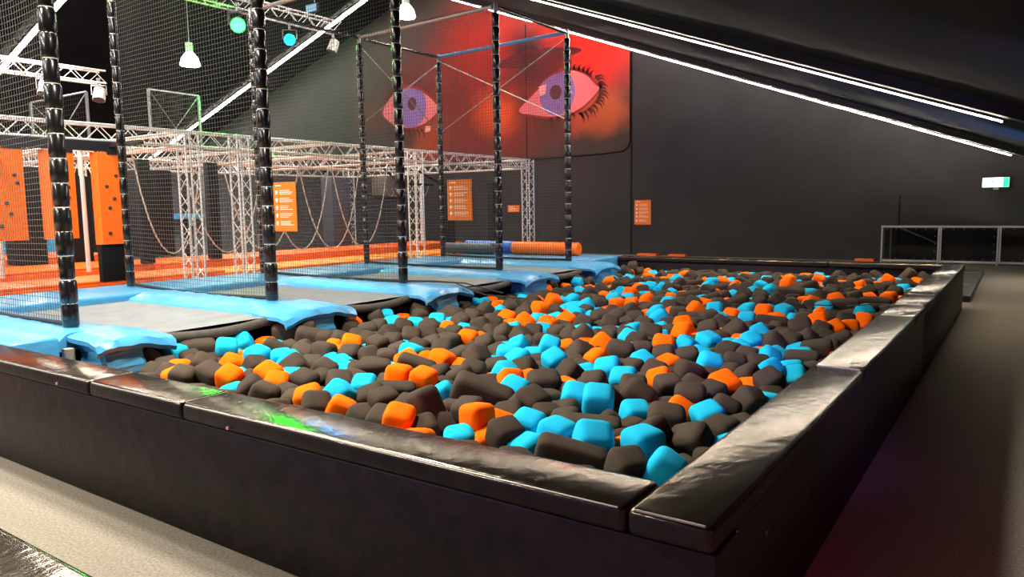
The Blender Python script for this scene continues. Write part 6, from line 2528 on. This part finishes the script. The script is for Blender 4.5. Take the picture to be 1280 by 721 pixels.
# ------------------------------------------------------------------ climbing boards hung under the truss
XB = -10.92
t = empty('hanging_beam', (XB, 2.9, 2.62), 'dark beam carrying the orange climbing boards below the truss', 'beam')
m = MB(); m.box(XB - .06, XB + .06, -1.5, 4.1, 2.6, 2.74); m.build('beam', M_steel_dark, t)
m = MB(); m.box(XB - .05, XB + .9, 3.95, 4.03, 2.66, 2.72); m.box(XB, XB + .5, 2.2, 2.28, 2.72, 2.76); m.build('outrigger', M_steel_dark, t)
m = MB()
for y in (0, 2, 3.9): m.tube([(XB, y, 2.74), (XB, y, 2.79)], .03, 6)
m.build('clamp', M_cap, t)
rb = random.Random(5)
for (y0, y1, z0, z1, fold, l, black) in [(1.9, 2.74, 1.30, 2.6, .0, 'orange climbing board cut off at the left picture edge', 0), (2.98, 3.42, 1.30, 2.58, .09, 'orange climbing board with a folded side, half hidden by the nearest post', 0), (3.70, 4.17, 1.19, 2.58, .06, 'orange climbing board with dark holds and a black pad below, right of the nearest post', 1)]:
    t = empty('climbing_board', (XB, (y0 + y1) / 2, z0), l, 'climbing board', 'orange climbing boards')
    # main face turned to the pit, side face folded back
    m = MB(); xf = XB + .07
    m.hexa([(xf, y0 + fold, z0), (xf, y1, z0), (xf - .04, y1, z0), (xf - .04, y0 + fold, z0), (xf, y0 + fold, z1), (xf, y1, z1), (xf - .04, y1, z1), (xf - .04, y0 + fold, z1)])
    m.build('face', M_orange, t)
    if fold:
        m = MB(); m.hexa([(xf - .10, y0, z0), (xf, y0 + fold, z0), (xf - .04, y0 + fold, z0), (xf - .13, y0 + .02, z0), (xf - .10, y0, z1), (xf, y0 + fold, z1), (xf - .04, y0 + fold, z1), (xf - .13, y0 + .02, z1)])
        m.build('side_face', M_orange, t)
    for k in range(7):
        y = y0 + fold + .05 + rb.random() * (y1 - y0 - fold - .1); z = z0 + .15 + (z1 - z0 - .25) * (k + .5 * rb.random()) / 7
        m = MB(); m.lathe((xf, y, z), [(.028, 0), (.026, .012), (.015, .028)], 8, 'x'); m.build('hold', M_hold, t)
    m = MB(); m.box(xf - .02, xf + .012, y1 - .26, y1 - .01, z1 - .03, z1 + .06)
    for k in range(3): m.lathe((xf + .012, y1 - .22 + .08 * k, z1 + .02), [(.008, 0), (.006, .008)], 6, 'x')
    m.build('bracket', M_steel_dark, t)
    if black:
        m = MB(); m.rbox(xf - .16, xf - .03, y0 + .04, y1 + .02, .61, z0 - .005, r=.01, seg=2); m.build('black_pad', M_black, t)

# ------------------------------------------------------------------ orange mats and padded columns of the ninja course
def omat(x0, x1, y0, y1, z, label, mm=M_orange, top=M_orange_lit):
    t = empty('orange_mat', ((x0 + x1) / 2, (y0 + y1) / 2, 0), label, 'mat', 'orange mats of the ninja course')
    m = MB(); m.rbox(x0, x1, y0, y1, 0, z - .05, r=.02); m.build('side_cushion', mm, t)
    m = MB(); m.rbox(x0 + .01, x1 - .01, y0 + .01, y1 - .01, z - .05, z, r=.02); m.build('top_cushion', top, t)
omat(-12.6, -11.35, -3, 6.2, .60, 'long orange mat wall behind the nearest trampoline', M_orange, M_orange)
omat(-12.6, -11.35, 6.22, 16.4, .56, 'long orange mat wall running to the back behind the truss posts', M_orange, M_orange_lit)
omat(-15.4, -13.7, -3, 6.2, .66, 'orange mat in the second row at the left', M_orange, M_orange)
omat(-15.4, -13.7, 6.3, 16.2, .64, 'orange mat in the second row under the ropes', M_orange, M_orange)
omat(-19.5, -17.0, -3, 7.2, .72, 'orange mat in the third row at the far left', M_orange, M_orange)
t = empty('ninja_trampoline', (-13.15, 3, .5), 'small grey trampoline bed between the orange mats at the left', 'trampoline')
m = MB(); m.box(-13.68, -12.62, -2.5, 3.0, .55, .57); m.build('bed', M_bed, t)
m = MB(); m.box(-13.68, -12.62, -2.6, 3.1, .0, .54); m.build('frame', M_orange, t)
def column(x0, x1, y0, y1, z0, z1, label, mm=M_black, cat='padded column', nm='padded_column', grp='black padded columns'):
    m = MB(); m.rbox(x0, x1, y0, y1, z0, z1, r=.02, seg=2); return tag(m.build(nm, mm, origin=((x0 + x1) / 2, (y0 + y1) / 2, z0)), label, cat, grp)
column(-16.0, -15.5, 6.95, 7.75, .66, 2.62, 'wide black padded column left of the first truss posts', M_wall_dark)
column(-13.66, -13.5, 5.86, 6.1, .66, 2.7, 'thin dark padded column touching the first truss posts', M_wall_dark)
column(-13.66, -13.5, 7.35, 7.6, .65, 2.7, 'thin dark padded column touching the second truss posts', M_wall_dark)
column(-16.0, -15.55, 12.6, 13.3, .2, 2.6, 'dark slate column under the beige blocks', M_roll_grey)
column(-15.9, -15.5, 3.0, 3.75, .66, 2.6, 'black padded column between the climbing boards', M_wall_dark)
column(-15.9, -15.5, 4.4, 5.0, .66, 2.6, 'black padded column left of the orange board with holds', M_wall_dark)
column(-15.9, -15.5, 5.5, 5.9, .66, 2.6, 'black padded column behind the right climbing board', M_wall_dark)
column(-13.3, -13.1, 14.6, 15.1, .2, 2.35, 'black padded column beside the last rules board', M_wall_dark)
column(-12.0, -11.8, 15.2, 15.35, .2, 2.4, 'slim black column beside the last truss post', M_wall_dark)
for i, (x, y) in enumerate([(-13.4, 3.35), (-13.4, 4.75), (-13.4, 8.5), (-14.5, 15.2)]):
    m = MB(); m.tube([(x, y, .6), (x, y, 2.75)], .04, 8); tag(m.build('steel_pole', M_alu, origin=(x, y, .6)), ['slim silver pole between the left and middle climbing boards', 'slim silver pole beside the right climbing board', 'slim silver pole beside the second front post', 'slim silver pole behind the ropes'][i], 'pole', 'silver poles')
t = empty('back_partition', (-22, 12, 0), 'dark grey partition wall behind the ninja course', 'partition')
m = MB(); m.box(-22.2, -22.0, 3, 21.2, 0, 3.2); m.build('panel', M_grey, t)
m = MB()
for k in range(6): m.box(-22.0, -21.96, 3 + k * 3, 3.2 + k * 3, 0, 3.2)
m.build('posts', M_wall_dark, t)
column(-21.9, -21.4, 5.0, 8.2, 0, 1.9, 'light blue low wall piece behind the black columns', M_lightblue, 'blue panel', 'blue_panel', 'blue panels at the back')
column(-21.9, -21.5, 10.3, 12.6, 1.45, 1.62, 'thin light blue ledge seen between the truss posts', M_lightblue, 'blue panel', 'blue_panel', 'blue panels at the back')
column(-20.4, -19.9, 2.0, 4.4, 0, 1.05, 'light blue box in the left background by the nearest post', M_lightblue, 'blue panel', 'blue_panel', 'blue panels at the back')
column(-21.0, -20.3, 4.6, 6.4, 0, 1.5, 'light blue box left of the right climbing board', M_lightblue, 'blue panel', 'blue_panel', 'blue panels at the back')
for k, (x0, x1, l) in enumerate([(-27.2, -25.4, 'pale block hung under the truss left of the dark slate column'), (-24.3, -22.9, 'first grey beige block right of the slate column'), (-22.7, -21.2, 'second grey beige block right of the slate column')]):
    m = MB(); m.rbox(x0, x1, 20.6, 21.2, 2.25, 3.05, r=.03, seg=2); tag(m.build('hanging_block', M_beige if k else M_white), l, 'block', 'hanging blocks at the back')
# hanging ropes in long loops
def rope(x, ya, yb, zl, label, z1=2.74):
    m = MB(); pts = [(x, ya, z1)]
    for k in range(13):
        u = k / 12; c = (math.cosh(3.4 * (u - .5)) - 1) / (math.cosh(1.7) - 1)
        pts.append((x, ya + (yb - ya) * u, zl + (z1 - .06 - zl) * c))
    pts.append((x, yb, z1)); m.tube(pts, .014, 6)
    tag(m.build('hanging_rope', M_rope, origin=(x, ya, z1)), label, 'rope', 'rope loops under the truss')
for k, (ya, yb, zl) in enumerate([(6.6, 8.5, .8), (7.5, 9.5, .78), (8.6, 10.4, .76), (9.5, 11.4, .74), (10.5, 12.4, .74), (5.6, 7.0, .85)]):
    rope(-13.2, ya, yb, zl, ['rope loop hanging just right of the second truss posts', 'rope loop crossing behind the tall rules board', 'wide rope loop right of the tall rules board', 'rope loop in front of the slate column', 'rope loop left of the tall front post', 'rope loop between the two pairs of truss posts'][k])
# short spreader bars and chains right of the third truss post
t = empty('hanging_obstacle', (-13.5, 13.5, 2.75), 'dark bars and thin ropes hanging behind the second rules board', 'obstacle')
m = MB(); m.tube([(-13.5, 12.6, 2.75), (-13.5, 13.2, 2.35), (-13.5, 14.6, 2.35)], .03, 6); m.tube([(-13.5, 14.0, 2.72), (-13.5, 14.9, 2.4)], .03, 6); m.build('bars', M_black, t)
m = MB()
for k in range(7):
    a = 12.6 + k * .22; m.tube([(-13.5, a + .5 * j / 6, 2.35 - .34 * math.sin(PI * j / 6)) for j in range(7)], .008, 4)
m.build('loops', M_rope, t)
m = MB(); m.box(-11.6, -11.2, -1, .2, .61, .62)
# small white corner on a black column
m = MB(); m.add([(-15.49, 3.33, 1.25), (-15.49, 3.66, 1.42), (-15.49, 3.33, 1.72), (-15.47, 3.33, 1.25), (-15.47, 3.66, 1.42), (-15.47, 3.33, 1.72)], [(0, 1, 2), (5, 4, 3), (0, 3, 4, 1), (1, 4, 5, 2), (2, 5, 3, 0)])
tag(m.build('paper_notice', M_white), 'small white triangular notice between the climbing boards', 'notice')

# ------------------------------------------------------------------ light
def area(name, loc, rot, sx, sy, power, col, spread=None):
    l = bpy.data.lights.new(name, 'AREA'); l.shape = 'RECTANGLE'; l.size = sx; l.size_y = sy; l.energy = power; l.color = col
    if spread: l.spread = spread
    o = bpy.data.objects.new(name, l); COL.objects.link(o); o.location = loc; o.rotation_euler = rot; return o
def spot(name, loc, to, power, col, ang, blend=.5, rad=.12):
    l = bpy.data.lights.new(name, 'SPOT'); l.energy = power; l.color = col; l.spot_size = math.radians(ang); l.spot_blend = blend; l.shadow_soft_size = rad
    o = bpy.data.objects.new(name, l); COL.objects.link(o); o.location = loc
    o.rotation_euler = (Vector(to) - Vector(loc)).to_track_quat('-Z', 'Y').to_euler(); return o
wm = (1, .93, .84)
# LED lines of the bays behind the camera and over the pit
for (y, s, xa, xb, p) in [(-8.8, 1, -18.5, -5, 2200), (.6, 1, -18.5, -4.5, 700), (-8.8, -1, -39, -21, 400), (.6, -1, -39, -21, 250)]:
    xm = (xa + xb) / 2; L_ = abs(xb - xa) * 1.06
    area('led_line_light', (xm, y, roof_z(xm) - .25), (0, math.atan(SR) if s == 1 else -math.atan(SL), 0), L_, .12, p, wm)
for c, p in (((-18.0, 10.0, 5.5), 500), ((-13.27, 13.4, 6.7), 500), ((-8.5, 3, 5.6), 260), ((-15.5, 5, 5.4), 600), ((-3.6, 1.0, 4.0), 560), ((-4, 8.5, 4.0), 160), ((-6.0, -1.6, 4.8), 420)):  # spots at the bell lamps, the rest added fill with no fixture
    spot('highbay_and_fill_light', c, (c[0], c[1], 0), p, (1, .93, .82), 140, .6, .25)
spot('green_stage_light', (-13.4, 8.4, 5.6), (-30, 21.3, 8.6), 4200, (.02, 1, .10), 46, .9)
spot('blue_stage_light', (-13.2, 9.45, 5.5), (-7, 9.3, 3.9), 160, (.15, .55, 1), 40, .6)
spot('purple_stage_light', (2.3, -.5, 1.95), (-1.5, 3.9, .5), 220, (.42, .22, 1), 32, 1, .1)
spot('red_stage_light', (-13, 13.5, 5.2), (-14.2, 21.3, 6.0), 420, (1, .22, .12), 90, .9)
spot('mural_fill_light', (-15, 14.0, 6.6), (-16, 21.3, 5.4), 230, (1, .75, .68), 95, .9)  # added warm spot that brightens the mural, no fixture behind it
spot('blue_roof_light', (2.4, 15.0, 1.0), (-2.0, 15.5, 3.7), 1300, (.10, .35, 1), 80, 1)
spot('violet_roof_light', (2.5, 5.0, 1.6), (-3.5, 8.5, 4.4), 260, (.5, .42, 1), 80, 1)
spot('magenta_fill_light', (2.6, -2.0, 1.4), (0, 1.2, .35), 75, (1, .15, .3), 80, 1)
spot('violet_fill_light', (-3.0, -6.5, 2.4), (-2.0, -.2, .2), 110, (.5, .2, 1), 70, 1)
spot('walkway_fill_light', (1.2, 16.0, 2.15), (.9, 15.8, 0), 70, (1, .93, .84), 130, .8)  # added spot that brightens the far floor and the fence

w = bpy.data.worlds.new('World'); SC.world = w; w.use_nodes = True
w.node_tree.nodes['Background'].inputs[0].default_value = (.02, .02, .025, 1); w.node_tree.nodes['Background'].inputs[1].default_value = .3

# ------------------------------------------------------------------ camera
cam = bpy.data.cameras.new('camera'); co = bpy.data.objects.new('camera', cam); COL.objects.link(co); SC.camera = co
F, YAW, PITCH, ROLL = 930.0, .6033, .1077, -.0148
fw = Vector((-math.sin(YAW) * math.cos(PITCH), math.cos(YAW) * math.cos(PITCH), -math.sin(PITCH)))
rt = Vector((math.cos(YAW), math.sin(YAW), 0)); up = rt.cross(fw)
r2 = rt * math.cos(ROLL) + up * math.sin(ROLL); u2 = -rt * math.sin(ROLL) + up * math.cos(ROLL)
co.matrix_world = Matrix(((r2.x, u2.x, -fw.x, .7101), (r2.y, u2.y, -fw.y, -2.0634), (r2.z, u2.z, -fw.z, 1.65), (0, 0, 0, 1)))
cam.sensor_width = 36; cam.lens = F / 1280 * 36; cam.clip_start = .05; cam.clip_end = 120
SC.view_settings.view_transform = 'Standard'; SC.view_settings.look = 'None'; SC.view_settings.gamma = 1; SC.view_settings.use_curve_mapping = False
SC.view_settings.exposure = 1.0
SC.cycles.use_denoising = True
